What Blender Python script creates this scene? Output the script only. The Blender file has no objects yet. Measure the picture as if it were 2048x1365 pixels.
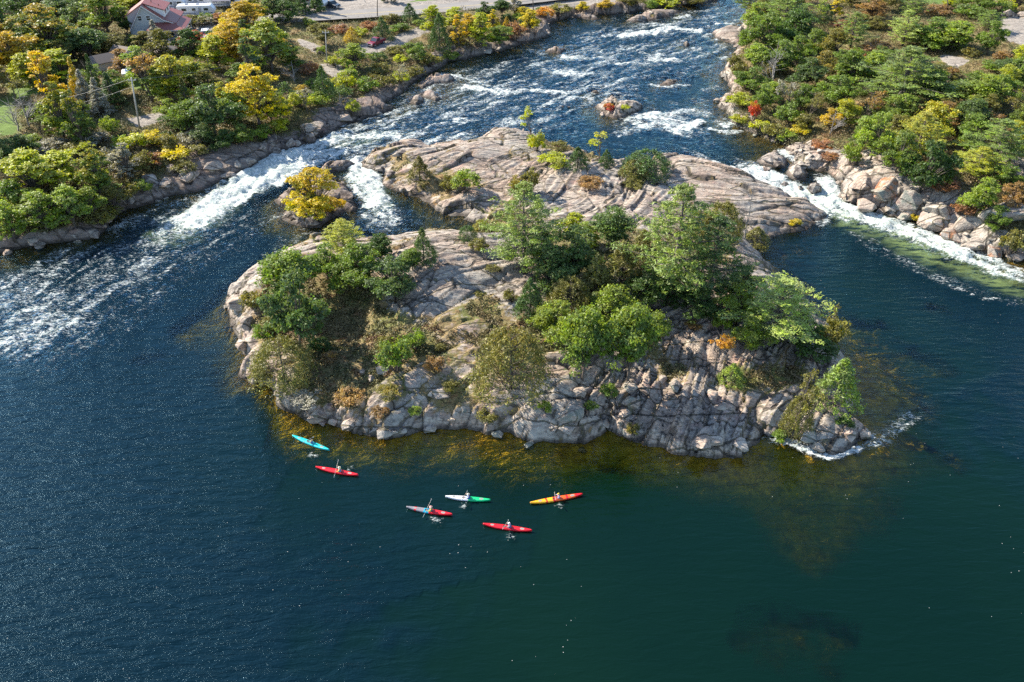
import bpy, bmesh, math, random
import numpy as np
from mathutils import Vector, Matrix
R_ = math.radians
sc = bpy.context.scene
COL = sc.collection
# ------------------------------------------------------------------ camera, sky, sun, exposure
F_PX, CAM_H, PITCH = 1750.0, 71.0, R_(35.45)
cam = bpy.data.cameras.new('camera'); cam.sensor_width = 36; cam.lens = 36 * F_PX / 2048
cam.clip_start = 1; cam.clip_end = 9000
camo = bpy.data.objects.new('camera', cam); COL.objects.link(camo); sc.camera = camo
camo.location = (0, 0, CAM_H); camo.rotation_euler = (math.pi / 2 - PITCH, 0, 0)
SUN_AZ, SUN_EL = R_(-61), R_(37)
S = Vector((math.sin(SUN_AZ) * math.cos(SUN_EL), math.cos(SUN_AZ) * math.cos(SUN_EL), math.sin(SUN_EL)))
world = bpy.data.worlds.new('World'); sc.world = world; world.use_nodes = True
wn = world.node_tree.nodes; wl = world.node_tree.links
sky = wn.new('ShaderNodeTexSky'); sky.sky_type = 'NISHITA'; sky.sun_disc = False
sky.sun_elevation = SUN_EL; sky.sun_rotation = SUN_AZ; sky.air_density = 1.0; sky.dust_density = 0.3; sky.ozone_density = 2.0
wl.new(sky.outputs[0], wn['Background'].inputs[0]); wn['Background'].inputs[1].default_value = 0.12
sl = bpy.data.lights.new('sun', 'SUN'); sl.energy = 5.0; sl.angle = R_(0.5); sl.color = (1.0, 0.92, 0.79)
slo = bpy.data.objects.new('sun', sl); COL.objects.link(slo); slo.rotation_euler = S.to_track_quat('Z', 'Y').to_euler()
sc.view_settings.view_transform = 'Standard'; sc.view_settings.look = 'None'
sc.view_settings.exposure = 1.28; sc.view_settings.gamma = 1
sc.render.engine = 'CYCLES'
try:
    sc.cycles.use_denoising = False
    sc.cycles.max_bounces = 5; sc.cycles.diffuse_bounces = 2; sc.cycles.glossy_bounces = 2; sc.cycles.transparent_max_bounces = 6
    sc.cycles.transmission_bounces = 2
    sc.cycles.sample_clamp_indirect = 4; sc.cycles.sample_clamp_direct = 2.0
except Exception: pass
SP, CP = math.sin(PITCH), math.cos(PITCH)

def unproj(px, py, z=0.0):
    a = (px - 1024) / F_PX; b = (py - 682.5) / F_PX
    t = (CAM_H - z) / (SP + b * CP)
    return a * t, t * (CP - b * SP)
def proj(x, y, z):
    dz = z - CAM_H
    d = y * CP - dz * SP; dn = -y * SP - dz * CP
    return 1024 + F_PX * x / d, 682.5 + F_PX * dn / d
def depth_at(x, y, z=0): return y * CP - (z - CAM_H) * SP
def scale_at(px, py, z=0.0):          # photo pixels per metre there
    x, y = unproj(px, py, z); return F_PX / depth_at(x, y, z)
# ------------------------------------------------------------------ vectorised noise
def _h(ix, iy, seed):
    n = (ix.astype(np.int64) * 374761393 + iy.astype(np.int64) * 668265263 + seed * 1442695041) & 0xffffffff
    n = ((n ^ (n >> 13)) * 1274126177) & 0xffffffff
    n = n ^ (n >> 16)
    return (n & 0xffffff).astype(np.float64) / 16777216.0
def vn(x, y, seed=0):
    ix = np.floor(x); iy = np.floor(y); fx = x - ix; fy = y - iy
    fx = fx * fx * fx * (fx * (fx * 6 - 15) + 10); fy = fy * fy * fy * (fy * (fy * 6 - 15) + 10)
    a = _h(ix, iy, seed); b = _h(ix + 1, iy, seed); c = _h(ix, iy + 1, seed); d = _h(ix + 1, iy + 1, seed)
    return (a + (b - a) * fx) * (1 - fy) + (c + (d - c) * fx) * fy
def fbm(x, y, o=4, seed=0, g=.5):
    s = 0; a = 1; t = 0
    for i in range(o):
        s = s + a * (vn(x, y, seed + i * 17) - .5); t += a; a *= g; x = x * 2.03 + 11.3; y = y * 2.03 - 7.1
    return s / t * 2      # about -1..1
def vor(x, y, seed=0):
    ix = np.floor(x); iy = np.floor(y)
    f1 = np.full(x.shape, 9.); f2 = np.full(x.shape, 9.); cid = np.zeros(x.shape); gx = np.zeros(x.shape); gy = np.zeros(x.shape)
    for dx in (-1, 0, 1):
        for dy in (-1, 0, 1):
            cx = ix + dx; cy = iy + dy
            px = cx + .1 + .8 * _h(cx, cy, seed); py = cy + .1 + .8 * _h(cx, cy, seed + 5)
            d = np.hypot(px - x, py - y); r = _h(cx, cy, seed + 9)
            near = d < f1
            f2 = np.where(near, f1, np.minimum(f2, d)); f1 = np.where(near, d, f1); cid = np.where(near, r, cid)
            gx = np.where(near, x - px, gx); gy = np.where(near, y - py, gy)
    return cid, f1, f2 - f1, gx, gy
def sst(a, b, x):
    t = np.clip((x - a) / (b - a), 0, 1); return t * t * (3 - 2 * t)
# ------------------------------------------------------------------ water level: the upper river is 1.6 m above the pool
def wlev(y): return 1.6 * sst(136., 157., y)
def unw(px, py):                       # photo point on the water surface
    z = 0.0
    for _ in range(5):
        x, y = unproj(px, py, z); z = float(wlev(np.float64(y)))
    return x, y
# ------------------------------------------------------------------ shorelines traced from the photograph
POLY = {}
POLY['left_bank'] = [(-1500, 900), (-400, 590), (-100, 540), (0, 510), (60, 495), (110, 486), (160, 480), (200, 472), (215, 455), (235, 430), (262, 416), (300, 410),
 (322, 398), (350, 388), (398, 384), (425, 372), (455, 358), (480, 345), (505, 332), (525, 320), (555, 302), (590, 294), (625, 285), (645, 275), (690, 252), (740, 234), (782, 222),
 (768, 208), (795, 192), (812, 180), (835, 160), (872, 140), (900, 122), (932, 120), (965, 110), (1000, 102), (1060, 86), (1096, 74), (1100, 62), (1098, 50), (1115, 42), (1140, 36), (1160, 29),
 (1200, 30), (1250, 27), (1300, 20), (1352, 12), (1400, 8), (1432, 3), (1442, -20), (1500, -60), (1700, -110), (1700, -330), (-1500, -330)]
POLY['right_bank'] = [(2600, -330), (1720, -330), (1720, -100), (1640, -40), (1560, -8), (1510, 0), (1492, 28), (1482, 55), (1478, 92), (1465, 108), (1450, 130), (1440, 150), (1460, 168),
 (1462, 190), (1430, 204), (1440, 215), (1458, 235), (1478, 256), (1510, 270), (1535, 282), (1560, 290), (1574, 300), (1592, 318), (1618, 342), (1650, 345), (1668, 360),
 (1680, 376), (1676, 390), (1692, 405), (1730, 417), (1760, 421), (1790, 434), (1830, 442), (1870, 460), (1900, 480), (1955, 500), (2010, 514), (2048, 522), (2150, 560), (2350, 640), (2900, 900)]
POLY['rocky_island'] = [(520, 543), (492, 556), (465, 578), (453, 603), (461, 640), (470, 668), (488, 690), (497, 722), (478, 738), (474, 755), (498, 770), (522, 768), (545, 795), (585, 827), (620, 843),
 (652, 850), (700, 858), (735, 872), (768, 878), (800, 872), (850, 862), (905, 863), (930, 855), (985, 868), (1020, 872), (1060, 883), (1085, 878), (1105, 885), (1165, 889), (1185, 880), (1212, 862),
 (1245, 873), (1280, 892), (1330, 905), (1380, 913), (1440, 913), (1490, 911), (1522, 890), (1534, 876), (1590, 880), (1640, 905), (1672, 908), (1700, 893), (1735, 874), (1722, 855), (1705, 838),
 (1722, 790), (1700, 760), (1690, 720), (1670, 675), (1640, 645), (1600, 610), (1560, 570), (1535, 535), (1515, 502), (1535, 482), (1560, 468), (1605, 463), (1640, 446), (1655, 430), (1622, 408),
 (1580, 395), (1540, 376), (1500, 360), (1480, 350), (1440, 336), (1400, 323), (1350, 312), (1300, 322), (1240, 332), (1195, 320), (1150, 302), (1110, 290), (1080, 276), (1040, 266), (985, 262),
 (968, 272), (955, 284), (902, 289), (862, 300), (852, 290), (820, 283), (790, 290), (770, 305), (738, 312), (722, 326), (745, 340), (772, 347), (766, 372), (800, 385), (848, 402), (866, 414),
 (900, 434), (945, 444), (968, 443), (965, 458), (925, 470), (895, 467), (862, 466), (820, 472), (790, 478), (740, 480), (690, 484), (640, 486), (590, 500), (550, 520)]
POLY['falls_islet'] = [(548, 402), (578, 388), (598, 372), (632, 352), (660, 350), (690, 370), (702, 390), (718, 412), (712, 425), (690, 424), (660, 440), (640, 456), (612, 456), (582, 447), (560, 440), (568, 424), (590, 419), (562, 412)]
POLY['rapids_islet'] = [(1190, 214), (1205, 205), (1225, 203), (1242, 207), (1270, 206), (1286, 212), (1280, 222), (1262, 228), (1245, 237), (1225, 237), (1206, 230), (1200, 222)]
SMALL = [[(640, 338), (665, 325), (702, 322), (714, 329), (692, 339), (665, 345), (645, 350)], [(818, 206), (826, 196), (845, 194), (848, 206), (832, 211)],
 [(836, 190), (850, 184), (870, 188), (882, 199), (870, 203), (850, 197)], [(836, 168), (862, 154), (912, 157), (908, 164), (866, 170), (842, 178)], [(1310, 176), (1334, 160), (1362, 160), (1342, 172)],
 [(1250, 43), (1275, 37), (1290, 26), (1320, 21), (1366, 23), (1340, 33), (1310, 40), (1275, 46)], [(1140, 34), (1162, 28), (1188, 32), (1197, 39), (1170, 39)],
 [(1424, 67), (1445, 61), (1492, 60), (1494, 76), (1480, 94), (1464, 89), (1438, 79)], [(1510, 322), (1528, 312), (1556, 306), (1562, 318), (1576, 323), (1572, 336), (1545, 336), (1524, 330)],
 [(1573, 346), (1582, 328), (1606, 325), (1617, 345), (1612, 360), (1590, 362), (1577, 354)], [(1610, 377), (1622, 366), (1643, 372), (1641, 384), (1620, 387)], [(1090, 104), (1110, 96), (1130, 100), (1120, 108)],
 [(1180, 184), (1195, 182), (1202, 187), (1188, 188)], [(1366, 88), (1376, 86), (1379, 91), (1370, 93)]]
for i, p in enumerate(SMALL): POLY['ledge_%d' % i] = p
NAMES = list(POLY)
WP = {}
for k, p in POLY.items():
    WP[k] = np.array([unw(*q) for q in p])
def sdist(poly, X, Y):
    d2 = np.full(X.shape, 1e12); par = np.zeros(X.shape, bool)
    n = len(poly)
    for i in range(n):
        ax, ay = poly[i]; bx, by = poly[(i + 1) % n]
        ex, ey = bx - ax, by - ay
        wx = X - ax; wy = Y - ay
        t = np.clip((wx * ex + wy * ey) / (ex * ex + ey * ey + 1e-9), 0, 1)
        d2 = np.minimum(d2, (wx - ex * t) ** 2 + (wy - ey * t) ** 2)
        if ay != by:
            c = ((ay <= Y) & (by > Y)) | ((by <= Y) & (ay > Y))
            par ^= c & (wx < (Y - ay) * ex / ey)
    d = np.sqrt(d2); return np.where(par, d, -d)
def W(px, py, z=None):
    if z is None: return np.array(unw(px, py))
    return np.array(unproj(px, py, z))
# bumps and hollows of the land: (px, py, radius m, height m)
BUMPS = [(930, 590, 10, 2.2), (860, 640, 5, 1.2), (690, 700, 8, -2.6), (540, 620, 5, .8), (1400, 680, 8, 1.6), (1290, 790, 5, -.8), (1180, 650, 8, .8), (1560, 800, 6, -.6), (1010, 790, 5, .5),
 (1160, 375, 6, 1.2), (1000, 290, 5, .8), (960, 330, 6, .7), (1400, 360, 7, .8), (760, 780, 5, -.6), (1300, 620, 9, 1.0), (1120, 840, 3, .8), (1900, 420, 7, 2.2), (1770, 400, 4, 1.2), (2030, 420, 9, 3), (650, 245, 5, .9)]
BUMPS = [(*W(a, b), r, h) for a, b, r, h in BUMPS]
# shoals under the pool: (px, py, radius m, rise m)
SHOALS = [(1610, 1065, 4.6, 2.75), (1690, 1040, 4.0, 2.4), (1560, 1015, 5, 2.3), (1620, 1120, 4, 2.2), (1760, 1010, 4, 2.0), (1530, 1245, 3.6, 2.75), (1610, 1262, 5.0, 2.8), (1690, 1270, 3.6, 2.7), (1560, 1325, 4, 2.3), (1655, 1335, 3.4, 2.2), (1490, 1290, 3, 2.2), (1745, 650, 3.2, 3.4), (1870, 615, 4, 2.6), (1820, 700, 3.6, 3.2),
 (1755, 745, 3.0, 3.6), (1890, 740, 3, 2.3), (370, 665, 3.6, 2.9), (300, 720, 5, 2.2), (400, 640, 2.6, 2.9), (470, 760, 2.4, 2.3), (1560, 925, 3.2, 3.0), (1300, 915, 3.5, 2.6), (720, 880, 2.5, 2.6), (1640, 940, 2.2, 2.6), (1900, 920, 3, 2.2), (1600, 500, 4, 1.8), (1920, 700, 2.5, 1.8)]
SHOALS = [(*W(a, b), r, h) for a, b, r, h in SHOALS]
GRAVEL = {'yard': [(585, 42), (625, -4), (760, -12), (835, 6), (800, 16), (770, 24), (700, 40), (620, 46)], 'drive': [(366, 62), (385, 56), (430, 58), (448, 68), (440, 80), (415, 82), (380, 70)],
 'lot': [(2002, 52), (2060, 38), (2300, 40), (2300, 125), (2100, 118), (2040, 106), (2010, 100), (1996, 78)], 'patch': [(1882, 118), (1922, 122), (1934, 134), (1912, 144), (1890, 140)],
 'path': [(862, 46), (842, 54), (800, 68), (765, 82), (735, 88), (690, 102), (735, 108), (765, 98), (800, 86), (850, 62), (880, 54)], 'road': [(520, 32), (700, 21), (880, 8), (1040, -8), (1220, -30), (1230, -6), (1040, 12), (880, 29), (700, 41), (520, 54)], 'lane': [(600, 84), (640, 98), (636, 108), (600, 95)], 'track': [(640, 130), (670, 125), (700, 150), (660, 150)],
 'leftpad': [(258, 246), (330, 228), (335, 240), (280, 256)]}
GR = {k: np.array([unproj(a, b, 5.0) for a, b in v]) for k, v in GRAVEL.items()}
LAWN = [np.array([unproj(a, b, 5.) for a, b in v]) for v in ([(-40, 205), (30, 215), (38, 262), (30, 280), (-40, 290)], [(20, 180), (70, 176), (80, 200), (30, 215)], [(1836, -6), (1900, -6), (1880, 14), (1842, 14)], [(765, 10), (800, 0), (940, -8), (960, 2), (860, 12), (790, 16)], [(262, 170), (292, 168), (300, 190), (270, 192)])]
BARE = [(930, 600, 8, 1), (860, 660, 5, 1), (1380, 700, 7, 1), (1340, 650, 4, .8), (1110, 380, 6, .8), (960, 330, 9, .6), (1450, 400, 14, .9), (1340, 860, 6, .8), (700, 225, 5, 1), (640, 250, 6, 1), (400, 340, 6, 1), (1690, 340, 6, 1), (1640, 300, 5, 1),
 (1760, 400, 7, 1), (1900, 440, 6, 1), (2030, 420, 9, .8), (900, 120, 4, 1), (1060, 70, 3, 1), (990, 620, 4, .6), (650, 340, 3, 1), (2000, 380, 7, .5), (1250, 770, 3, .8), (560, 270, 5, .8), (470, 330, 4, 1), (780, 200, 6, .9), (1160, 860, 5, .9), (1650, 870, 5, .9)]
BARE = [(*W(a, b), r, h) for a, b, r, h in BARE]
SOILY = [(690, 700, 8, 1), (760, 740, 6, .9), (700, 790, 5, .8), (1290, 740, 5, .6), (1470, 790, 3, .5), (1400, 590, 4, .5), (1000, 520, 6, .7), (960, 700, 3, .7), (1180, 560, 10, .7), (620, 640, 7, .7), (1060, 760, 5, .6), (1560, 790, 3, .4), (1160, 320, 6, .6), (880, 380, 4, .5), (1330, 550, 9, .7), (1300, 790, 5, .6), (960, 312, 4, .7), (1080, 350, 5, .6), (1300, 345, 5, .6), (1490, 400, 3, .5), (900, 330, 3, .6), (1380, 400, 4, .5), (1010, 330, 3, .6)]
SOILY = [(*W(a, b), r, h) for a, b, r, h in SOILY]

def land(X, Y):
    """height, distance inside the nearest shore, id of the land mass, soil, gravel, lawn"""
    wx = X + fbm(X * .35, Y * .35, 4, 3) * 1.0; wy = Y + fbm(X * .35, Y * .35, 4, 31) * 1.0
    sd = np.full(X.shape, -1e6); lab = np.zeros(X.shape, int)
    for i, k in enumerate(NAMES):
        p = WP[k]
        if k in ('left_bank', 'right_bank', 'rocky_island'): d = sdist(p, wx, wy)
        else:
            d = np.full(X.shape, -1e6)
            m = (X > p[:, 0].min() - 16) & (X < p[:, 0].max() + 16) & (Y > p[:, 1].min() - 16) & (Y < p[:, 1].max() + 16)
            if m.any(): d[m] = sdist(p, X[m] * .6 + wx[m] * .4, Y[m] * .6 + wy[m] * .4)
        b = d > sd; sd = np.where(b, d, sd); lab = np.where(b, i, lab)
    s = np.maximum(sd, 0); w = wlev(Y)
    back = sst(112, 134, Y)
    hI = (1.9 * (1 - np.exp(-s / 1.3)) + 5.2 * (1 - np.exp(-s / 9))) * (1 - .52 * back) * (1 - .34 * sst(2, 22, X) * sst(108, 98, Y))
    hL = 1.5 * (1 - np.exp(-s / 1.3)) + 4.2 * (1 - np.exp(-s / 32))
    hR = (1.3 + 1.8 * sst(165, 140, Y)) * (1 - np.exp(-s / 2.0)) + 4.5 * (1 - np.exp(-s / 40))
    hT = 1.8 * (1 - np.exp(-s / 2.0))
    hS = 1.1 * (1 - np.exp(-s / 1.2))
    h = np.select([lab == 2, lab == 0, lab == 1, lab == 3], [hI, hL, hR, hT], hS)
    fade = sst(0, 3, s)
    for bx, by, r, a in BUMPS: h = h + a * np.exp(-((X - bx) ** 2 + (Y - by) ** 2) / (r * r)) * fade
    grav = np.zeros(X.shape); lawn = np.zeros(X.shape)
    for p in GR.values():
        m = (X > p[:, 0].min() - 4) & (X < p[:, 0].max() + 4) & (Y > p[:, 1].min() - 4) & (Y < p[:, 1].max() + 4)
        if m.any(): grav[m] = np.maximum(grav[m], sst(-1.2, .6, sdist(p, wx[m], wy[m])))
    for p in LAWN:
        m = (X > p[:, 0].min() - 4) & (X < p[:, 0].max() + 4) & (Y > p[:, 1].min() - 4) & (Y < p[:, 1].max() + 4)
        if m.any(): lawn[m] = np.maximum(lawn[m], sst(-1.5, 1, sdist(p, wx[m], wy[m])))
    # soil cover
    isl = lab == 2; bank = lab < 2
    so = np.where(isl, .15 + fbm(X * .13, Y * .13, 4, 77) * .55, np.where(bank, sst(1.0, 6, s) * 1.2 - .1 + fbm(X * .1, Y * .1, 4, 41) * .5, fbm(X * .4, Y * .4, 3, 9) * .5 - .05))
    for bx, by, r, a in SOILY: so = so + a * .8 * np.exp(-((X - bx) ** 2 + (Y - by) ** 2) / (r * r))
    for bx, by, r, a in BARE: so = so - a * .9 * np.exp(-((X - bx) ** 2 + (Y - by) ** 2) / (r * r))
    so = np.clip(so, -.3, 1) * sst(.3, 2.0, s)
    so = np.maximum(np.maximum(so, grav), lawn)
    # rock structure: sheets dipping along one direction, joints across them
    ang = R_(33) + .14 * fbm(X * .03, Y * .03, 2, 5) + R_(24) * sst(6, 32, X) * sst(108, 92, Y)
    ca, sa = np.cos(ang), np.sin(ang)
    wu = fbm(X * .05, Y * .05, 2, 61) * 2.4
    u = X * ca + Y * sa; v = -X * sa + Y * ca + wu
    q1 = v / 3.1 + .5 * fbm(u * .05, v * .1, 2, 8); q2 = v / .95 + .35 * fbm(u * .12, v * .2, 3, 18)
    f1 = q1 - np.floor(q1); f2 = q2 - np.floor(q2)
    amp1 = .25 + .5 * vn(X * .11, Y * .11, 91)
    sheet = (sst(0, .88, f1) - sst(.9, 1, f1)) * .62 * amp1 + (sst(0, .8, f2) - sst(.86, 1, f2)) * .34 * (.15 + vn(u * .2, v * .5, 12))
    c, a1, e, gx, gy = vor(u / 7.5 + .07 * fbm(X * .3, Y * .3, 3, 21), v / 3.3 + .07 * fbm(X * .3, Y * .3, 3, 22), 4)
    q1 = v / 4.2 + .25 * fbm(u * .05, v * .1, 2, 8) + c * .5; q2 = v / 1.15 + .2 * fbm(u * .08, v * .2, 3, 18) + c * 7.3
    f1 = q1 - np.floor(q1); f2 = q2 - np.floor(q2)
    amp1 = .25 + .5 * vn(X * .11, Y * .11, 91)
    sheet = (sst(0, .88, f1) - sst(.92, 1, f1)) * .55 * amp1 + (sst(0, .8, f2) - sst(.86, 1, f2)) * .16 * (.1 + vn(u * .2, v * .5, 12)) * (.3 + 1.2 * (c > .45))
    blk = (c - .5) * .7 + (gx * np.cos(c * 40) + gy * np.sin(c * 40)) * .75 - .40 * sst(.08, 0, e)
    c2, a2, e2, gx2, gy2 = vor(u / 1.5, v / .95 + .06 * fbm(X, Y, 2, 23), 14)
    blk2 = (c2 - .5) * .40 + (gx2 * np.cos(c2 * 30) + gy2 * np.sin(c2 * 30)) * .45 - .20 * sst(.09, 0, e2)
    shore = np.exp(-s / 3.6); broken = sst(.45, .65, vn(X * .09, Y * .09, 70)) * .7
    rockm = np.clip(1 - sst(.25, .6, so) * .8, 0, 1) * (1 - grav) * (1 - lawn)
    rough = sheet * np.where(isl, 1.5, 1.15) + blk * (.26 + .80 * shore + .4 * broken) + blk2 * (.0 + .22 * shore * np.where(isl, .4, 1.8) + .30 * broken * np.where(isl, .25, 1.2)) + fbm(X * .8, Y * .8, 4, 2) * .07 + fbm(u * .09, v * .22, 3, 33) * .7
    near = np.where(lab < 2, np.exp(-s / 14.0) * .8 + .2, 1)
    h = h + rough * rockm * near * sst(-.6, 1.4, sd) + fbm(X * .09, Y * .09, 3, 50) * np.where(lab < 2, .9, .35) * fade * (1 - .8 * grav)
    crack = np.maximum(sst(.10, 0, e), .7 * sst(.09, 0, e2) * (.3 + shore + broken)) 
    crack = np.maximum(crack, sst(.86, .9, f1) * sst(1.0, .95, f1) * .8)
    # bed
    d = np.maximum(-sd, 0)
    slope = np.where(lab == 2, np.where((Y < 97) & (X > -30), .24, .62), np.where(lab < 2, .30, .5)) * (.45 + 1.1 * vn(X * .06, Y * .06, 88))
    dep = 10 * (1 - np.exp(-d * slope / 9 - (d / 30) ** 2)) + .25 * sst(0, .5, d)
    up = sst(150, 170, Y); dep = dep * (1 - .25 * up)
    dep = dep + fbm(X * .15, Y * .15, 4, 44) * np.minimum(dep, 3) * .30
    for bx, by, r, a in SHOALS:
        g = np.exp(-(((wx * .5 + X * .5 - bx) ** 2 + ((wy * .5 + Y * .5 - by) * 1.1) ** 2) / (r * r * .85)) ** .8); sn = fbm(X * .45 + bx, Y * .45, 4, 57); g = np.clip(g * (1 + .7 * sn), 0, 1); dt = .45 + (3.7 - a) * .85 + .7 * np.abs(fbm(X * .8, Y * .8, 3, 58)) * (Y < 72) + .3 * (Y < 60)
        dep = np.where(dep > dt, dep * (1 - g) + dt * g, dep)
    dep = np.maximum(dep, .08 * sst(0, 1, d))
    bed = -dep + (blk2 * .3 + blk * .5 + sheet * .5) * sst(0, 2, d) * .35
    z = w + np.where(sd > 0, h, bed)
    return z, sd, lab, so, grav, lawn, crack * rockm
# ------------------------------------------------------------------ object helpers
def mesh_np(name, V, Fq, mat=None, parent=None, smooth=False, attrs=None, link=True, loc=None, vattrs=None):
    me = bpy.data.meshes.new(name); V = np.asarray(V, np.float32); Fq = np.asarray(Fq, np.int32)
    k = Fq.shape[1]
    me.vertices.add(len(V)); me.vertices.foreach_set('co', V.ravel())
    me.loops.add(Fq.size); me.loops.foreach_set('vertex_index', Fq.ravel())
    me.polygons.add(len(Fq)); me.polygons.foreach_set('loop_start', np.arange(0, Fq.size, k, dtype=np.int32))
    me.polygons.foreach_set('use_smooth', np.full(len(Fq), smooth, bool))
    me.update(calc_edges=True)
    for n, a in (attrs or {}).items():
        at = me.attributes.new(n, 'FLOAT', 'FACE'); at.data.foreach_set('value', np.asarray(a, np.float32))
    for n, a in (vattrs or {}).items():
        at = me.attributes.new(n, 'FLOAT', 'POINT'); at.data.foreach_set('value', np.asarray(a, np.float32))
    if mat: me.materials.append(mat)
    if not link: return me
    o = bpy.data.objects.new(name, me); COL.objects.link(o)
    if parent: o.parent = parent
    if loc is not None: o.location = loc
    return o
def tag(o, label=None, cat=None, group=None, kind=None):
    if label: o['label'] = label
    if cat: o['category'] = cat
    if group: o['group'] = group
    if kind: o['kind'] = kind
    return o
def empty(name, loc, rz=0, label=None, cat=None, group=None):
    o = bpy.data.objects.new(name, None); COL.objects.link(o); o.empty_display_size = .3
    o.location = loc; o.rotation_euler = (0, 0, rz); return tag(o, label, cat, group)
class MB:
    def __init__(s): s.v = []; s.f = []
    def add(s, vs, fs, M=None):
        n = len(s.v)
        for p in vs:
            p = Vector(p)
            if M is not None: p = M @ p
            s.v.append(tuple(p))
        s.f += [tuple(i + n for i in f) for f in fs]; return s
    def box(s, c, d, M=None, taper=1.0, rz=0):
        x, y, z = (q / 2 for q in d); t = taper
        vs = [(-x, -y, -z), (x, -y, -z), (x, y, -z), (-x, y, -z), (-x * t, -y * t, z), (x * t, -y * t, z), (x * t, y * t, z), (-x * t, y * t, z)]
        T = Matrix.Translation(c) @ Matrix.Rotation(rz, 4, 'Z')
        return s.add(vs, [(0, 3, 2, 1), (4, 5, 6, 7), (0, 1, 5, 4), (1, 2, 6, 5), (2, 3, 7, 6), (3, 0, 4, 7)], (M @ T) if M is not None else T)
    def prism(s, pts, axis, a, b):          # closed outline (2-D) extruded along axis from a to b
        n = len(pts)
        def P(p, t): return {'x': (t, p[0], p[1]), 'y': (p[0], t, p[1]), 'z': (p[0], p[1], t)}[axis]
        vs = [P(p, a) for p in pts] + [P(p, b) for p in pts]
        return s.add(vs, [tuple(range(n))[::-1], tuple(range(n, 2 * n))] + [(i, (i + 1) % n, n + (i + 1) % n, n + i) for i in range(n)])
    def tube(s, pts, rs, k=6, cap=True):
        pts = [Vector(p) for p in pts]; n = len(pts); vs = []; up = Vector((.31, .17, .93))
        for i, p in enumerate(pts):
            d = (pts[min(i + 1, n - 1)] - pts[max(i - 1, 0)]).normalized()
            a = d.cross(up); a = a.normalized() if a.length > 1e-3 else Vector((1, 0, 0)); b = d.cross(a)
            r = rs[i] if isinstance(rs, (list, tuple)) else rs
            vs += [p + (a * math.cos(2 * math.pi * j / k) + b * math.sin(2 * math.pi * j / k)) * r for j in range(k)]
        fs = [(i * k + j, i * k + (j + 1) % k, (i + 1) * k + (j + 1) % k, (i + 1) * k + j) for i in range(n - 1) for j in range(k)]
        if cap: fs += [tuple(range(k))[::-1], tuple(range((n - 1) * k, n * k))]
        return s.add(vs, fs)
    def build(s, name, mat, parent=None, smooth=False, bevel=0, loc=None):
        me = bpy.data.meshes.new(name); me.from_pydata(s.v, [], s.f); 
        bm = bmesh.new(); bm.from_mesh(me); bmesh.ops.recalc_face_normals(bm, faces=bm.faces)
        if bevel: bmesh.ops.bevel(bm, geom=list(bm.edges), offset=bevel, segments=1, affect='EDGES', profile=.5)
        bm.to_mesh(me); bm.free()
        if smooth: me.polygons.foreach_set('use_smooth', [True] * len(me.polygons))
        if mat: me.materials.append(mat)
        o = bpy.data.objects.new(name, me); COL.objects.link(o)
        if parent: o.parent = parent
        if loc is not None: o.location = loc
        return o
# ------------------------------------------------------------------ node helper
class NT:
    def __init__(s, name):
        s.m = bpy.data.materials.new(name); s.m.use_nodes = True; s.t = s.m.node_tree; s.t.nodes.clear()
        s.out = s.t.nodes.new('ShaderNodeOutputMaterial')
    def n(s, typ, ins=None, **kw):
        nd = s.t.nodes.new('ShaderNode' + typ)
        for k, v in kw.items(): setattr(nd, k, v)
        for k, v in (ins or {}).items():
            sock = nd.inputs[k]
            if isinstance(v, bpy.types.NodeSocket): s.t.links.new(v, sock)
            else: sock.default_value = v
        return nd
    def math(s, op, a, b=0.0, c=None, clamp=False):
        d = {0: a, 1: b}
        if c is not None: d[2] = c
        return s.n('Math', d, operation=op, use_clamp=clamp).outputs[0]
    def mix(s, f, a, b, mode='MIX'):
        nd = s.n('Mix', None, data_type='RGBA', blend_type=mode, clamp_factor=True)
        for i, v in ((0, f), (6, a), (7, b)):
            if isinstance(v, bpy.types.NodeSocket): s.t.links.new(v, nd.inputs[i])
            else: nd.inputs[i].default_value = (*v, 1) if (i and len(v) == 3) else v
        return nd.outputs[2]
    def ramp(s, x, a, b, lo=0.0, hi=1.0):      # smooth 0..1 between a and b
        return s.n('MapRange', {0: x, 1: a, 2: b, 3: lo, 4: hi}, interpolation_type='SMOOTHSTEP').outputs[0]
    def noise(s, v, scale, detail=4, rough=.55, dist=0, out=0):
        return s.n('TexNoise', {'Vector': v, 'Scale': scale, 'Detail': detail, 'Roughness': rough, 'Distortion': dist}).outputs[out]
    def mapping(s, v, rot=(0, 0, 0), scale=(1, 1, 1), loc=(0, 0, 0)):
        return s.n('Mapping', {'Vector': v, 'Rotation': rot, 'Scale': scale, 'Location': loc}).outputs[0]
    def attr(s, name): return s.n('Attribute', attribute_name=name).outputs['Fac']
    def end(s, shader, disp=None): s.t.links.new(shader, s.out.inputs['Surface']); return s.m
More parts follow.
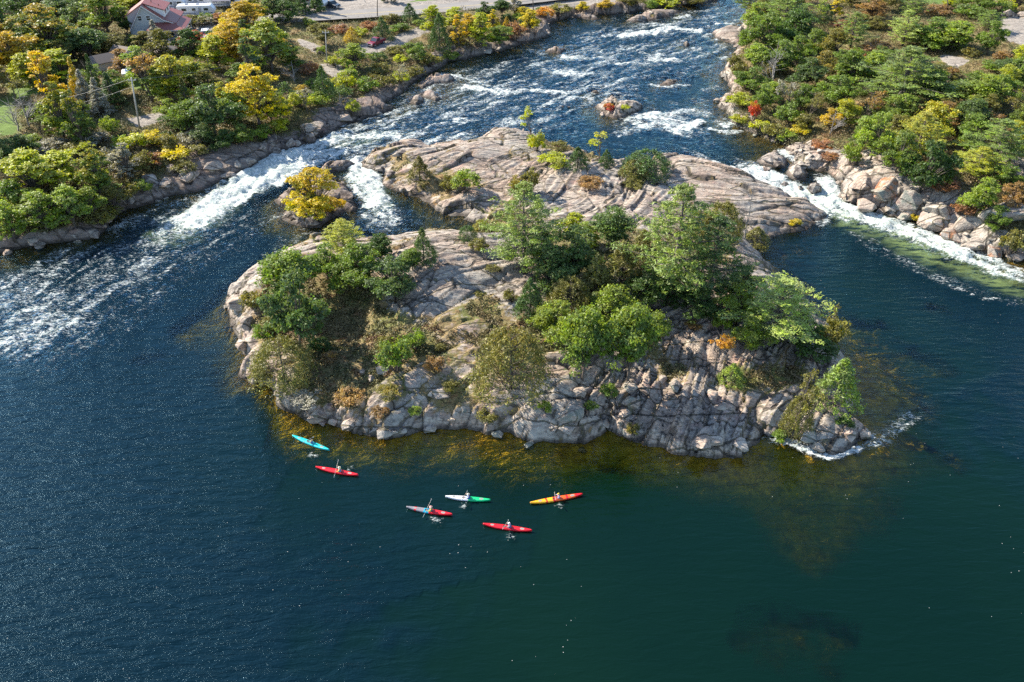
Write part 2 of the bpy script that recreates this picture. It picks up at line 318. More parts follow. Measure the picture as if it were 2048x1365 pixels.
def rock_nodes(t, P):
    """colour and bump height of the banded pink-grey gneiss"""
    st = t.mapping(P, rot=(0, 0, R_(-33)), scale=(.22, 1.0, .8))
    big = t.noise(P, .10, 4, .6); mid = t.noise(P, .6, 6, .65); fine = t.noise(P, 4.5, 5, .7)
    band = t.noise(st, 1.6, 6, .7, .6); band2 = t.noise(st, 5.0, 4, .7, .4)
    c = t.mix(t.ramp(big, .40, .62), (.46, .345, .26), (.40, .365, .31))
    c = t.mix(t.ramp(mid, .42, .66), c, (.50, .435, .36))
    c = t.mix(t.ramp(fine, .55, .8, 0, .55), c, (.56, .53, .48))
    c = t.mix(t.ramp(band, .58, .40, 0, .55), c, (.17, .125, .11))
    c = t.mix(t.ramp(band2, .56, .66, 0, .75), c, (.05, .042, .04))
    pk = t.noise(P, .33, 3, .6); c = t.mix(t.ramp(pk, .58, .72, 0, .5), c, (.48, .28, .22))
    li = t.n('TexVoronoi', {'Vector': P, 'Scale': 1.7}).outputs['Distance']
    c = t.mix(t.math('MULTIPLY', t.ramp(t.math('ADD', li, t.math('MULTIPLY', fine, .4)), .42, .30), t.ramp(mid, .45, .6, 0, .55)), c, (.15, .15, .125))
    dv = t.n('VectorMath', {0: st, 1: t.n('VectorMath', {0: t.noise(P, .5, 3, .6, 0, 1), 1: (.5, .5, .5)}, operation='MULTIPLY').outputs[0]}, operation='ADD').outputs[0]
    e1 = t.n('TexVoronoi', {'Vector': dv, 'Scale': .36}, feature='DISTANCE_TO_EDGE').outputs['Distance']; e2 = t.n('TexVoronoi', {'Vector': dv, 'Scale': 1.15}, feature='DISTANCE_TO_EDGE').outputs['Distance']
    ck = t.math('MAXIMUM', t.ramp(e1, .035, .010), t.math('MULTIPLY', t.ramp(e2, .045, .012), t.ramp(big, .60, .42, .0, .32)))
    c = t.mix(t.math('MULTIPLY', ck, .75), c, t.mix(t.ramp(mid, .45, .6), (.045, .038, .03), (.11, .10, .035)))
    c = t.mix(t.ramp(t.noise(P, .25, 5, .75), .56, .72, 0, .6), c, (.17, .15, .13))
    hgt = t.math('ADD', t.math('MULTIPLY', ck, -.25), t.math('ADD', t.math('MULTIPLY', band, .30), t.math('ADD', t.math('MULTIPLY', band2, .10), t.math('ADD', t.math('MULTIPLY', fine, .05), t.math('MULTIPLY', mid, .22)))))
    return c, hgt
def mat_terrain():
    t = NT('terrain_gneiss_and_soil'); P = t.n('NewGeometry').outputs['Position']
    c, h = rock_nodes(t, P)
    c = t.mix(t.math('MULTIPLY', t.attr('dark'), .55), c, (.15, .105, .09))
    crack = t.attr('crack'); soil = t.attr('soil'); hw = t.attr('hw'); gr = t.attr('gravel'); lw = t.attr('lawn')
    n1 = t.noise(P, .9, 6, .7); n2 = t.noise(P, .18, 4, .6); n3 = t.noise(P, 3.2, 4, .7)
    c = t.mix(t.math('MULTIPLY', crack, .8), c, (.03, .026, .02))
    sc_ = t.mix(t.ramp(n2, .38, .62), (.25, .185, .085), (.13, .14, .04))
    sc_ = t.mix(t.ramp(n1, .52, .7), sc_, (.28, .16, .08))
    sc_ = t.mix(t.ramp(n3, .5, .75, 0, .7), sc_, (.30, .23, .13))
    sc_ = t.mix(t.ramp(n3, .48, .3, 0, .6), sc_, (.045, .04, .018))
    sf = t.ramp(t.math('ADD', t.math('ADD', soil, t.math('MULTIPLY', crack, .25)), t.math('MULTIPLY', t.math('SUBTRACT', n1, .5), 1.1)), .22, .42)
    c = t.mix(sf, c, sc_)
    c = t.mix(t.math('MULTIPLY', lw, 1.0), c, t.mix(n1, (.07, .14, .02), (.16, .22, .045)))
    gc = t.mix(t.ramp(n1, .35, .7), (.24, .21, .18), (.36, .32, .275)); gc = t.mix(t.ramp(n2, .55, .7, 0, .5), gc, (.15, .13, .11))
    c = t.mix(t.ramp(t.math('ADD', gr, t.math('MULTIPLY', t.math('SUBTRACT', n1, .5), .8)), .4, .6), c, gc)
    # wet dark band at the waterline, golden algae below it
    hn = t.math('ADD', hw, t.math('MULTIPLY', t.math('SUBTRACT', n1, .5), .5))
    c = t.mix(t.ramp(hn, .70, .15, 0, .75), c, (.035, .028, .022))
    alg = t.mix(t.ramp(n1, .35, .68), (.30, .19, .03), (.78, .52, .07)); alg = t.mix(t.ramp(n3, .45, .30, 0, .45), alg, (.035, .028, .01))
    alg = t.mix(t.ramp(n2, .45, .6, 0, .6), alg, (.34, .30, .06))
    sx = t.n('SeparateXYZ', {0: P}); alg = t.mix(t.math('MAXIMUM', t.ramp(sx.outputs[1], 105, 135, 0, .9), t.ramp(sx.outputs[0], -28, -38, 0, .8)), alg, (.13, .105, .06))
    c = t.mix(t.ramp(hw, .02, -.10), c, alg)
    b = t.n('Bump', {'Height': h, 'Strength': .9, 'Distance': 1.0})
    s = t.n('BsdfPrincipled', {'Base Color': c, 'Roughness': .85, 'Normal': b.outputs[0]})
    s.inputs['Specular IOR Level'].default_value = .25
    return t.end(s.outputs[0])
def mat_rock(name='gneiss', tint=None):
    t = NT(name); P = t.n('NewGeometry').outputs['Position']; c, h = rock_nodes(t, P)
    if tint:
        n = t.noise(P, .8, 4, .6); c = t.mix(t.ramp(n, .45, .62, 0, .85), c, tint)
    b = t.n('Bump', {'Height': h, 'Strength': .9, 'Distance': 1.0})
    s = t.n('BsdfPrincipled', {'Base Color': c, 'Roughness': .85, 'Normal': b.outputs[0]})
    s.inputs['Specular IOR Level'].default_value = .25
    return t.end(s.outputs[0])
def mat_leaf(name, trans=.42, tipcol=(.42, .27, .035)):
    t = NT(name); oi = t.n('ObjectInfo'); r = t.attr('rnd'); cl = t.attr('clump'); tp = t.attr('top')
    hsv = t.n('HueSaturation', {'Hue': t.math('ADD', .485, t.math('MULTIPLY', r, .03)), 'Saturation': t.math('ADD', .85, t.math('MULTIPLY', cl, .3)), 'Value': t.math('ADD', .95, t.math('ADD', t.math('MULTIPLY', r, .75), t.math('MULTIPLY', cl, .6))), 'Fac': 1.0, 'Color': oi.outputs['Color']})
    c = hsv.outputs[0]
    # alpha of the object colour tells how far autumn has turned the top of the crown
    am = t.math('MULTIPLY', oi.outputs['Alpha'], t.ramp(t.math('ADD', tp, t.math('MULTIPLY', t.math('SUBTRACT', cl, .5), .9)), .45, 1.0))
    c = t.mix(am, c, tipcol)
    d = t.n('BsdfPrincipled', {'Base Color': c, 'Roughness': .5}); d.inputs['Specular IOR Level'].default_value = .35
    tr = t.n('BsdfTranslucent', {'Color': t.mix(1.0, c, (1.25, 1.2, .5), 'MULTIPLY')})
    return t.end(t.n('MixShader', {0: trans, 1: d.outputs[0], 2: tr.outputs[0]}).outputs[0])
def mat_bark(name, c1, c2):
    t = NT(name); P = t.n('TexCoord').outputs['Object']; n = t.noise(t.mapping(P, scale=(3, 3, .6)), 3, 4, .7)
    s = t.n('BsdfPrincipled', {'Base Color': t.mix(n, c1, c2), 'Roughness': .9}); return t.end(s.outputs[0])
def mat_under():
    t = NT('undergrowth_leaves'); P = t.n('NewGeometry').outputs['Position']; r = t.attr('rnd')
    n = t.noise(P, .12, 3, .6); n2 = t.noise(P, .4, 3, .6)
    c = t.mix(t.ramp(n, .38, .6), (.10, .115, .035), (.20, .15, .065))
    c = t.mix(t.ramp(n2, .55, .66, 0, .8), c, (.22, .09, .04)); c = t.mix(t.ramp(n2, .42, .32, 0, .8), c, (.17, .18, .04))
    c = t.mix(t.math('MULTIPLY', r, .4), c, (.28, .24, .12))
    v = t.n('HueSaturation', {'Value': t.math('ADD', .5, t.math('MULTIPLY', r, .8)), 'Color': c, 'Hue': .5, 'Saturation': 1.0, 'Fac': 1.0}).outputs[0]
    d = t.n('BsdfPrincipled', {'Base Color': v, 'Roughness': .6}); tr = t.n('BsdfTranslucent', {'Color': v})
    return t.end(t.n('MixShader', {0: .3, 1: d.outputs[0], 2: tr.outputs[0]}).outputs[0])
def mat_water():
    t = NT('river_water'); P = t.n('NewGeometry').outputs['Position']
    dep = t.attr('depth'); fo = t.attr('foam'); ch = t.attr('chop'); ae = t.attr('aerated'); sp = t.attr('speck'); cm = t.attr('calm')
    big = t.noise(P, .03, 3, .5)
    # ripples: crests run obliquely over the pool; short steep chop in the rapids
    r1 = t.noise(t.mapping(P, rot=(0, 0, R_(-28)), scale=(.28, 1.0, 1)), 1.05, 5, .62, .5)
    r2 = t.noise(t.mapping(P, rot=(0, 0, R_(-14)), scale=(.5, 1.0, 1)), 3.0, 4, .65, .3)
    r3 = t.noise(P, 1.3, 6, .7, .8)
    amp = t.math('MULTIPLY', t.math('SUBTRACT', 1.0, t.math('MULTIPLY', cm, .78)), t.math('ADD', .7, t.math('MULTIPLY', big, .6)))
    h = t.math('MULTIPLY', amp, t.math('ADD', t.math('MULTIPLY', r1, .38), t.math('MULTIPLY', r2, .06)))
    h = t.math('ADD', h, t.math('MULTIPLY', ch, t.math('MULTIPLY', r3, .75)))
    bmp = t.n('Bump', {'Height': h, 'Strength': 1.0, 'Distance': 1.0}).outputs[0]
    # body of the water: its colour takes over from the bed with depth
    opa = t.math('SUBTRACT', 1.0, t.math('POWER', 2.718, t.math('MULTIPLY', t.math('POWER', t.math('MULTIPLY', t.math('MAXIMUM', dep, 0.0), .46), 3.2), -1.0)), clamp=True)
    opa = t.math('MAXIMUM', opa, t.math('MULTIPLY', .22, t.math('SUBTRACT', 1.0, t.math('POWER', 2.718, t.math('MULTIPLY', t.math('MAXIMUM', dep, 0.0), -.9)))))
    deep = t.mix(t.ramp(big, .35, .65), (.0010, .0092, .0042), (.0016, .0112, .0044)); deep = t.mix(cm, t.mix(ch, (.0010, .0082, .0120), (.0012, .0090, .018)), deep)  # rough and choppy water bluer: sky reflection painted into the body colour
    ae = t.math('MULTIPLY', ae, t.ramp(t.noise(t.mapping(P, rot=(0, 0, R_(25)), scale=(.4, 1.4, 1)), .8, 5, .7, .6), .38, .58), clamp=True)
    deep = t.mix(ae, deep, (.24, .31, .10))
    opa = t.math('MAXIMUM', opa, t.math('MULTIPLY', ae, .93))
    body = t.n('BsdfDiffuse', {'Color': deep, 'Normal': bmp}).outputs[0]
    clear = t.n('BsdfTransparent', {'Color': t.mix(t.ramp(dep, .1, 2.2), (.99, .92, .66), (.82, .94, .40))}).outputs[0]
    base = t.n('MixShader', {0: opa, 1: clear, 2: body}).outputs[0]
    fr = t.n('Fresnel', {'IOR': 1.36, 'Normal': bmp}).outputs[0]
    gl = t.n('BsdfGlossy', {'Roughness': .065, 'Color': (.45, .75, .95, 1), 'Normal': bmp}).outputs[0]
    wat = t.n('MixShader', {0: fr, 1: base, 2: gl}).outputs[0]
    # foam: lace broken up by noise, plus drifting flecks
    f1 = t.noise(t.mapping(P, rot=(0, 0, R_(-12)), scale=(.7, 1.25, 1)), 1.5, 9, .74, 1.1); f1 = t.math('ADD', t.math('MULTIPLY', f1, .55), t.math('MULTIPLY', t.noise(t.mapping(P, rot=(0, 0, R_(-20)), scale=(.5, 1.3, 1)), 3.4, 5, .7, .8), .45)); f2 = t.noise(P, .45, 4, .6)
    k = t.math('ADD', t.math('MULTIPLY', fo, 1.25), t.math('ADD', t.math('MULTIPLY', t.math('SUBTRACT', f1, .5), 6.6), t.math('MULTIPLY', t.math('SUBTRACT', f2, .5), .9)))
    ff = t.math('MULTIPLY', t.ramp(k, .55, 1.25), t.ramp(fo, .02, .10))
    vo = t.n('TexVoronoi', {'Vector': P, 'Scale': 2.3, 'Randomness': 1.0}); rc = t.n('SeparateColor', {0: vo.outputs['Color']}).outputs[0]
    dot = t.math('MULTIPLY', t.math('LESS_THAN', vo.outputs['Distance'], .10), t.math('LESS_THAN', rc, t.math('MULTIPLY', sp, t.ramp(t.noise(P, .22, 3, .6), .46, .62, .1, 1.6))))
    ff = t.math('MULTIPLY', ff, t.ramp(fo, .3, .95, .62, 1.0)); ff = t.math('MAXIMUM', ff, t.math('MULTIPLY', dot, .55))
    fcol = t.mix(t.math('MULTIPLY', ae, t.ramp(f1, .62, .45)), (.78, .78, .74), (.50, .54, .32)); fcol = t.mix(t.ramp(t.noise(P, 1.9, 5, .7, .8), .42, .60), (.36, .42, .40), fcol)
    fs = t.n('BsdfDiffuse', {'Color': fcol, 'Normal': t.n('Bump', {'Height': f1, 'Strength': .6, 'Distance': .6}).outputs[0]}).outputs[0]
    return t.end(t.n('MixShader', {0: ff, 1: wat, 2: fs}).outputs[0])
def paint(name, col, rough=.4, metal=0, spec=.5, vary=.12, scale=3):
    t = NT(name); P = t.n('TexCoord').outputs['Object']; n = t.noise(P, scale, 4, .6)
    c = t.mix(n, tuple(x * (1 - vary) for x in col), tuple(min(1, x * (1 + vary)) for x in col))
    s = t.n('BsdfPrincipled', {'Base Color': c, 'Roughness': rough, 'Metallic': metal}); s.inputs['Specular IOR Level'].default_value = spec
    return t.end(s.outputs[0])
M = {}
M['terrain'] = mat_terrain(); M['rock'] = mat_rock(); M['rock_orange'] = mat_rock('lichened_gneiss', (.40, .17, .08)); M['rock_grey'] = mat_rock('grey_lichen_gneiss', (.20, .215, .18))
M['rock_dark'] = mat_rock('dark_wet_gneiss', (.07, .055, .05))
M['leaf'] = mat_leaf('broad_leaves'); M['needle'] = mat_leaf('needles', .22, (.30, .20, .04)); M['leaf_red'] = mat_leaf('red_autumn_leaves', .35, (.45, .06, .03))
M['bark'] = mat_bark('bark', (.06, .045, .035), (.17, .14, .115)); M['deadwood'] = mat_bark('dead_wood', (.20, .18, .16), (.36, .33, .30))
M['under'] = mat_under(); M['water'] = mat_water()
# ------------------------------------------------------------------ terrain mesh
def axis(parts):
    out = []
    for a, b, st in parts: out += list(np.arange(a, b, st))
    out.append(parts[-1][1]); return np.array(out)
xs = np.concatenate([[-3000, -1800, -1000, -600, -400, -300], axis([(-240, -42, .5), (-42, 66, .21), (66, 132, .38), (132, 240, .6)]), [300, 400, 600, 1000, 1800, 3000]])
ys = np.concatenate([[-1500, -600, -200, -60, 0], axis([(15, 74, .6), (74, 168, .24), (168, 240, .5), (240, 340, .8)]), [380, 450, 600, 900, 1500, 2500, 4000]])
GX, GY = np.meshgrid(xs, ys)
inside = (np.abs(GX) < .67 * GY + 26) & (GY > 20) & (GY < 345)
flat = inside.ravel(); X1 = GX.ravel()[flat].astype(np.float64); Y1 = GY.ravel()[flat].astype(np.float64)
res = [[] for _ in range(7)]
for i in range(0, len(X1), 60000):
    for j, a in enumerate(land(X1[i:i + 60000], Y1[i:i + 60000])): res[j].append(a)
res = [np.concatenate(a) for a in res]
def full(a, fill):
    o = np.full(flat.shape, fill, np.float64); o[flat] = a; return o.reshape(GX.shape)
far = ~inside
Zt = full(res[0], 0.); SD = full(res[1], -50.); LAB = full(res[2], 0); SOIL = full(res[3], .8); GRV = full(res[4], 0); LWN = full(res[5], 0); CRK = full(res[6], 0)
# beyond the traced part: wooded banks far off, open water nearby
of = far.ravel(); Xf = GX.ravel()[of]; Yf = GY.ravel()[of]
lf = land(Xf.astype(float), Yf.astype(float))
for A, a in ((Zt, lf[0]), (SD, lf[1]), (LAB, lf[2]), (SOIL, lf[3])):
    A.ravel()[of] = a
Zt[far & (GY > 345)] += 0.0
def Hgt(x, y):
    i = int(np.clip(np.searchsorted(xs, x) - 1, 0, len(xs) - 2)); j = int(np.clip(np.searchsorted(ys, y) - 1, 0, len(ys) - 2))
    a = (x - xs[i]) / (xs[i + 1] - xs[i]); b = (y - ys[j]) / (ys[j + 1] - ys[j])
    return float((Zt[j, i] * (1 - a) + Zt[j, i + 1] * a) * (1 - b) + (Zt[j + 1, i] * (1 - a) + Zt[j + 1, i + 1] * a) * b)
def grid(A, x, y):
    i = int(np.clip(np.searchsorted(xs, x), 0, len(xs) - 1)); j = int(np.clip(np.searchsorted(ys, y), 0, len(ys) - 1)); return float(A[j, i])
def hit(px, py):                        # where the sight line through a photo pixel meets the ground
    z = 3.0
    for _ in range(14):
        x, y = unproj(px, py, z); z = z * .4 + .6 * max(Hgt(x, y), float(wlev(np.float64(y))))
    return x, y, z
ny, nx = GX.shape
idx = np.arange(nx * ny).reshape(ny, nx)
quads = np.stack([idx[:-1, :-1], idx[:-1, 1:], idx[1:, 1:], idx[1:, :-1]], -1).reshape(-1, 4)
HW = Zt - wlev(GY)
V = np.stack([GX, GY, Zt], -1).reshape(-1, 3)
qlab = LAB[:-1, :-1].ravel().astype(int)
qbed = np.maximum(np.maximum(SD[:-1, :-1], SD[1:, 1:]), np.maximum(SD[1:, :-1], SD[:-1, 1:])).ravel() < -2.5
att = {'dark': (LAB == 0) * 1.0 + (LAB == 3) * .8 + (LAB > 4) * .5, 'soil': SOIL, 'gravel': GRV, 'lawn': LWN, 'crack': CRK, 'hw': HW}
def sub(name, mask):
    q = quads[mask]
    if not len(q): return
    u, inv = np.unique(q, return_inverse=True)
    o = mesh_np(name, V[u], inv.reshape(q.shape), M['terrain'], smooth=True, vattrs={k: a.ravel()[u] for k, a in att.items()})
    tag(o, kind='structure'); return o
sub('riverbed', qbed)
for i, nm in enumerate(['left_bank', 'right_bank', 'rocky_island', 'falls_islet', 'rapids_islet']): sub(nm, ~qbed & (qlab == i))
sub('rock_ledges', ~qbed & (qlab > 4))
# ------------------------------------------------------------------ water mesh
wxs = np.concatenate([[-3000, -1200, -500], axis([(-220, -110, .8), (-110, 120, .36), (120, 220, .8)]), [500, 1200, 3000]])
wys = np.concatenate([[-1500, -500, -100, 0], axis([(18, 70, .6), (70, 215, .34), (215, 300, .6)]), [330, 400, 600]])
WX, WY = np.meshgrid(wxs, wys)
ii = np.clip(np.searchsorted(xs, WX) - 1, 0, len(xs) - 2); jj = np.clip(np.searchsorted(ys, WY) - 1, 0, len(ys) - 2)
a_ = (WX - xs[ii]) / (xs[ii + 1] - xs[ii]); b_ = (WY - ys[jj]) / (ys[jj + 1] - ys[jj])
def gi(A): return (A[jj, ii] * (1 - a_) + A[jj, ii + 1] * a_) * (1 - b_) + (A[jj + 1, ii] * (1 - a_) + A[jj + 1, ii + 1] * a_) * b_
wz = wlev(WY); DEP = wz - gi(Zt); WSD = gi(SD)
FOAM = np.zeros(WX.shape); CHOP = np.zeros(WX.shape); AER = np.zeros(WX.shape); SPK = np.zeros(WX.shape); CALM = np.zeros(WX.shape)
def stroke(A, pts, width, s0, s1=None, streak=.0, ragged=.35, soft=.5, seed=0, add=False):
    """a band along a traced line: width in metres, strength from s0 to s1"""
    P = [W(*p) for p in pts]; s1 = s0 if s1 is None else s1
    P = np.array(P); L = np.r_[0, np.cumsum(np.hypot(*(P[1:] - P[:-1]).T))]
    m = (WX > P[:, 0].min() - width * 1.5) & (WX < P[:, 0].max() + width * 1.5) & (WY > P[:, 1].min() - width * 1.5) & (WY < P[:, 1].max() + width * 1.5)
    if not m.any(): return
    x = WX[m]; y = WY[m]; bd = np.full(x.shape, 1e9); bs = np.zeros(x.shape); bt = np.zeros(x.shape)
    for i in range(len(P) - 1):
        e = P[i + 1] - P[i]; l2 = e @ e; t = np.clip(((x - P[i, 0]) * e[0] + (y - P[i, 1]) * e[1]) / l2, 0, 1)
        dx = x - P[i, 0] - e[0] * t; dy = y - P[i, 1] - e[1] * t; d = np.hypot(dx, dy); b = d < bd
        bd = np.where(b, d, bd); bs = np.where(b, L[i] + t * math.sqrt(l2), bs); bt = np.where(b, np.sign(e[0] * dy - e[1] * dx) * d, bt)
    w = width * .5 * (1 + ragged * fbm(x * .35, y * .35, 3, 100 + seed))
    f = bs / L[-1]; v = (s0 + (s1 - s0) * f) * sst(1 + soft, 1 - soft, bd / w) * sst(0, .04, f + .02) * sst(1, .93, f)
    if streak: v = v * (1 - streak + streak * 2 * vn(bs * .16 + 3, bt * 1.1 + fbm(x * .3, y * .3, 2, 7), 40 + seed))
    A[m] = np.maximum(A[m], v) if not add else A[m] + v
# whitewater and painted sun sparkle: (points, width m, strength start, end, streak)
FO = [([(600, 298), (555, 325), (510, 350), (470, 385), (410, 425), (355, 462), (310, 488)], 8.5, 1.2, .55, .3), ([(560, 345), (500, 375), (440, 410), (380, 440)], 5, 1.3, 1.1, .1), ([(470, 348), (500, 345), (545, 350)], 4, 1.1, 1, .2),
 ([(690, 300), (640, 312), (590, 325), (540, 350)], 5, .9, 1.1, .4), ([(640, 320), (590, 340), (540, 372)], 4, .9, 1.1, .3), ([(805, 272), (760, 270), (700, 274), (655, 285), (610, 302)], 5, .95, .9, .4), ([(770, 240), (720, 254), (670, 272), (620, 292)], 5, .55, .75, .5),
 ([(712, 318), (730, 345), (745, 375), (757, 402), (750, 425)], 5, 1.2, 1.1, .15), ([(750, 420), (775, 440), (740, 470)], 7, .85, .35, .4), ([(700, 350), (730, 385), (770, 410)], 4, .9, .8, .3), ([(680, 292), (720, 300), (780, 298)], 4, .6, .4, .5),
 ([(420, 425), (350, 470), (280, 500), (180, 560), (80, 640), (-60, 720)], 19, .35, .42, .9), ([(330, 485), (240, 545), (120, 630), (-40, 680)], 12, .28, .50, .9), ([(560, 420), (480, 460), (380, 520), (250, 620), (150, 700)], 8, .34, .25, .6), ([(150, 500), (60, 560), (-50, 620)], 8, .45, .55, .5),  # left rapids: foam, with sun sparkle on the waves painted in as foam
 ([(480, 340), (450, 372), (390, 400), (300, 430), (200, 470)], 5, .5, .42, .5),
 ([(640, 480), (600, 470), (540, 520)], 5, .4, .2, .5), ([(760, 440), (830, 440), (930, 455)], 5, .35, .12, .5), ([(1024, 186), (1070, 181), (1105, 183), (1142, 191)], 2.6, 1.1, .9, .3), ([(925, 172), (960, 176), (990, 185), (1026, 186)], 4, 1.0, 1.0, .3), ([(925, 155), (885, 152), (945, 160), (965, 168)], 3, .8, .8, .4),
 ([(1108, 145), (1160, 150), (1195, 148), (1226, 158)], 2.8, 1.0, .8, .3), ([(1122, 114), (1150, 117), (1180, 119)], 3.4, 1.0, .9, .3), ([(1190, 116), (1235, 121)], 2.4, .9, .8, .3), ([(1230, 130), (1262, 126), (1300, 130)], 2.2, 1.0, .8, .3), ([(1300, 122), (1318, 115), (1340, 117), (1370, 122)], 4, 1.15, .8, .5),
 ([(1240, 76), (1270, 68), (1305, 66), (1340, 58), (1375, 62), (1415, 64)], 3.4, 1.15, 1.1, .3), ([(1205, 74), (1240, 66), (1270, 62)], 3, .7, .8, .4), ([(1260, 55), (1300, 50), (1345, 48), (1390, 46)], 2.2, .8, .9, .4), ([(1350, 38), (1372, 34), (1384, 33)], 2.4, .9, .9, .3), ([(1090, 110), (1050, 100), (1110, 104)], 1.6, .6, .6, .4),
 ([(1215, 92), (1255, 100), (1300, 112)], 4, .5, .5, .5), ([(1160, 105), (1250, 108), (1330, 130)], 6, .45, .3, .5), ([(1265, 250), (1300, 238), (1340, 244), (1375, 252), (1350, 275)], 6.5, .95, .75, .5), ([(1330, 262), (1375, 256), (1410, 240)], 3, 1.0, .8, .3), ([(1330, 228), (1380, 224), (1425, 232)], 3.5, .8, .7, .4), ([(1440, 252), (1460, 246), (1480, 256)], 4, .9, .6, .4),
 ([(1415, 258), (1450, 266), (1490, 262)], 1.6, .9, .9, .2), ([(1230, 270), (1270, 262), (1290, 240)], 3, .6, .5, .5), ([(1430, 48), (1475, 50)], 2, .9, .7, .3), ([(1300, 170), (1340, 174), (1384, 170)], 2, .8, .7, .4), ([(1405, 182), (1430, 178), (1440, 172)], 2, .8, .7, .4), ([(1165, 198), (1190, 200)], 2, .9, .8, .3),
 ([(1185, 175), (1230, 172), (1280, 178)], 3.5, .6, .5, .5), ([(1210, 188), (1260, 190), (1300, 200)], 2.5, .6, .4, .5), ([(905, 241), (935, 242)], 2.5, .9, .8, .3), ([(1000, 200), (900, 210), (820, 232), (770, 262)], 12, .42, .48, .6), ([(880, 165), (840, 190), (860, 215)], 4, .6, .5, .5), ([(1050, 200), (1090, 196), (1120, 205)], 4, .5, .5, .5),
 ([(1400, 108), (1440, 104)], 1.6, .7, .7, .4), ([(1437, 117), (1460, 117)], 2, .9, .9, .2), ([(1330, 40), (1420, 70), (1430, 50)], 5, .3, .3, .5), ([(1360, 220), (1440, 300)], 8, .25, .2, .6), ([(1330, 205), (1390, 215), (1390, 195)], 4, .4, .4, .5), ([(1370, 300), (1430, 328), (1495, 352)], 2.2, .45, .8, .5),
 ([(1500, 336), (1515, 355), (1550, 372), (1590, 388), (1635, 402), (1680, 422)], 7.0, 1.1, 1.25, .25), ([(1500, 338), (1530, 345), (1570, 362)], 3.2, 1.2, 1.1, .1), ([(1560, 300), (1582, 315), (1604, 332)], 2.6, .9, .9, .3), ([(1640, 355), (1655, 372), (1672, 396), (1684, 415)], 3.8, .9, 1.1, .3),
 ([(1670, 418), (1720, 436), (1780, 455), (1850, 478), (1920, 508), (1990, 532), (2080, 565)], 5.6, 1.2, .66, .5), ([(1700, 424), (1760, 438), (1830, 458)], 3, 1.0, .9, .3), ([(1700, 462), (1760, 500), (1850, 545), (1960, 590), (2070, 615)], 3.2, .35, .4, .6), ([(1640, 430), (1650, 442), (1630, 452)], 2.4, .8, .6, .3),
 ([(1534, 878), (1560, 880), (1590, 888), (1620, 902), (1650, 912), (1690, 907), (1730, 893)], 1.5, .95, .9, .4), ([(1730, 893), (1780, 868), (1830, 825)], 2.6, .62, .45, .6), ([(1475, 735), (478, 740)], .8, 0, 0, 0)]
for i, (p, w, a, b, st) in enumerate(FO): stroke(FOAM, p, w * (1.25 if p[0][1] < 260 else 1), a * (.9 if p[0][1] < 260 else 1), b * (.85 if p[0][1] < 260 else 1), st, seed=i, soft=.8 if p[0][1] < 260 else .5, ragged=.7 if p[0][1] < 260 else .4)
stroke(FOAM, [(1600, 30), (1400, 60), (1200, 130), (1000, 200), (820, 260), (640, 330)], 44, .36, .45, .9, seed=90)
stroke(FOAM, [(1100, 230), (1250, 290), (1450, 290), (1500, 340)], 22, .06, .10, .7, seed=91)
for i, (p, w, a, b, st) in enumerate(FO[:11]): stroke(CHOP, p, w * 1.8, .9, .7, seed=i + 60)
stroke(FOAM, [(603, 298), (545, 332), (475, 382), (400, 432), (352, 462)], 8, 1.5, 1.0, .15, seed=95)
stroke(CHOP, [(480, 420), (330, 500), (150, 590), (-60, 700)], 30, .5, .42, soft=.6)
stroke(CHOP, [(1600, 30), (1400, 60), (1200, 130), (1000, 200), (820, 260), (640, 330)], 46, .34, .5, soft=.4)
stroke(CHOP, [(1100, 230), (1250, 290), (1450, 290), (1500, 340)], 34, .20, .3, soft=.4)
stroke(CHOP, [(1500, 345), (1680, 420), (1850, 480), (2080, 560)], 8, .9, .6)
stroke(AER, [(1590, 385), (1690, 428), (1780, 462), (1880, 510), (1980, 545), (2090, 590)], 8, .62, .45, .3, soft=.6)
stroke(AER, [(700, 340), (750, 390), (755, 430)], 6, .5, .4, soft=.6); stroke(AER, [(560, 320), (460, 390), (360, 460), (300, 490)], 8, .5, .3, soft=.6); stroke(AER, [(800, 275), (720, 282), (660, 292)], 6, .22, .3, .3, soft=.6)
for p, w, a in [([(1180, 1130), (1130, 1200), (1050, 1270), (990, 1380)], 11, .16), ([(2000, 880), (2040, 1050), (2060, 1380)], 12, .22), ([(560, 950), (430, 1060), (300, 1130)], 5, .07), ([(700, 1080), (620, 1180), (480, 1270), (300, 1360)], 8, .08), ([(0, 1240), (260, 1260), (420, 1360)], 14, .12),
                ([(800, 980), (960, 1080), (1150, 1060)], 22, .10), ([(1560, 905), (1760, 960), (1980, 1000)], 12, .10), ([(1160, 900), (1350, 940), (1560, 950)], 7, .16), ([(1640, 500), (1690, 640), (1660, 700)], 5, .28), ([(1690, 480), (1850, 570), (2060, 640)], 14, .2), ([(600, 860), (900, 900), (1100, 920)], 7, .09),
                ([(1730, 893), (1800, 860), (1850, 800)], 5, .5), ([(590, 900), (700, 960), (900, 1040)], 6, .08), ([(0, 840), (300, 760), (480, 820)], 40, .02)]: stroke(SPK, p, w, a * .6, soft=.7, ragged=.6)
stroke(CALM, [(1100, 930), (1500, 1000), (1800, 1100), (1700, 1300), (1300, 1300), (1500, 1200)], 52, 1.0, 1.0, soft=.45)
stroke(CALM, [(600, 900), (900, 950), (1150, 1050), (1100, 1250)], 24, .62, .8, soft=.7)
stroke(CALM, [(1600, 560), (1750, 700), (1900, 800)], 28, .55, .6, soft=.6)
for p in ([(616, 909), (634, 917)], [(694, 941), (710, 936)], [(864, 1040), (886, 1047)], [(1016, 1070), (1026, 1079)], [(1116, 1012), (1126, 1017)], [(932, 1010), (925, 1019)]): stroke(FOAM, p, .7, .72, .6, soft=.8)
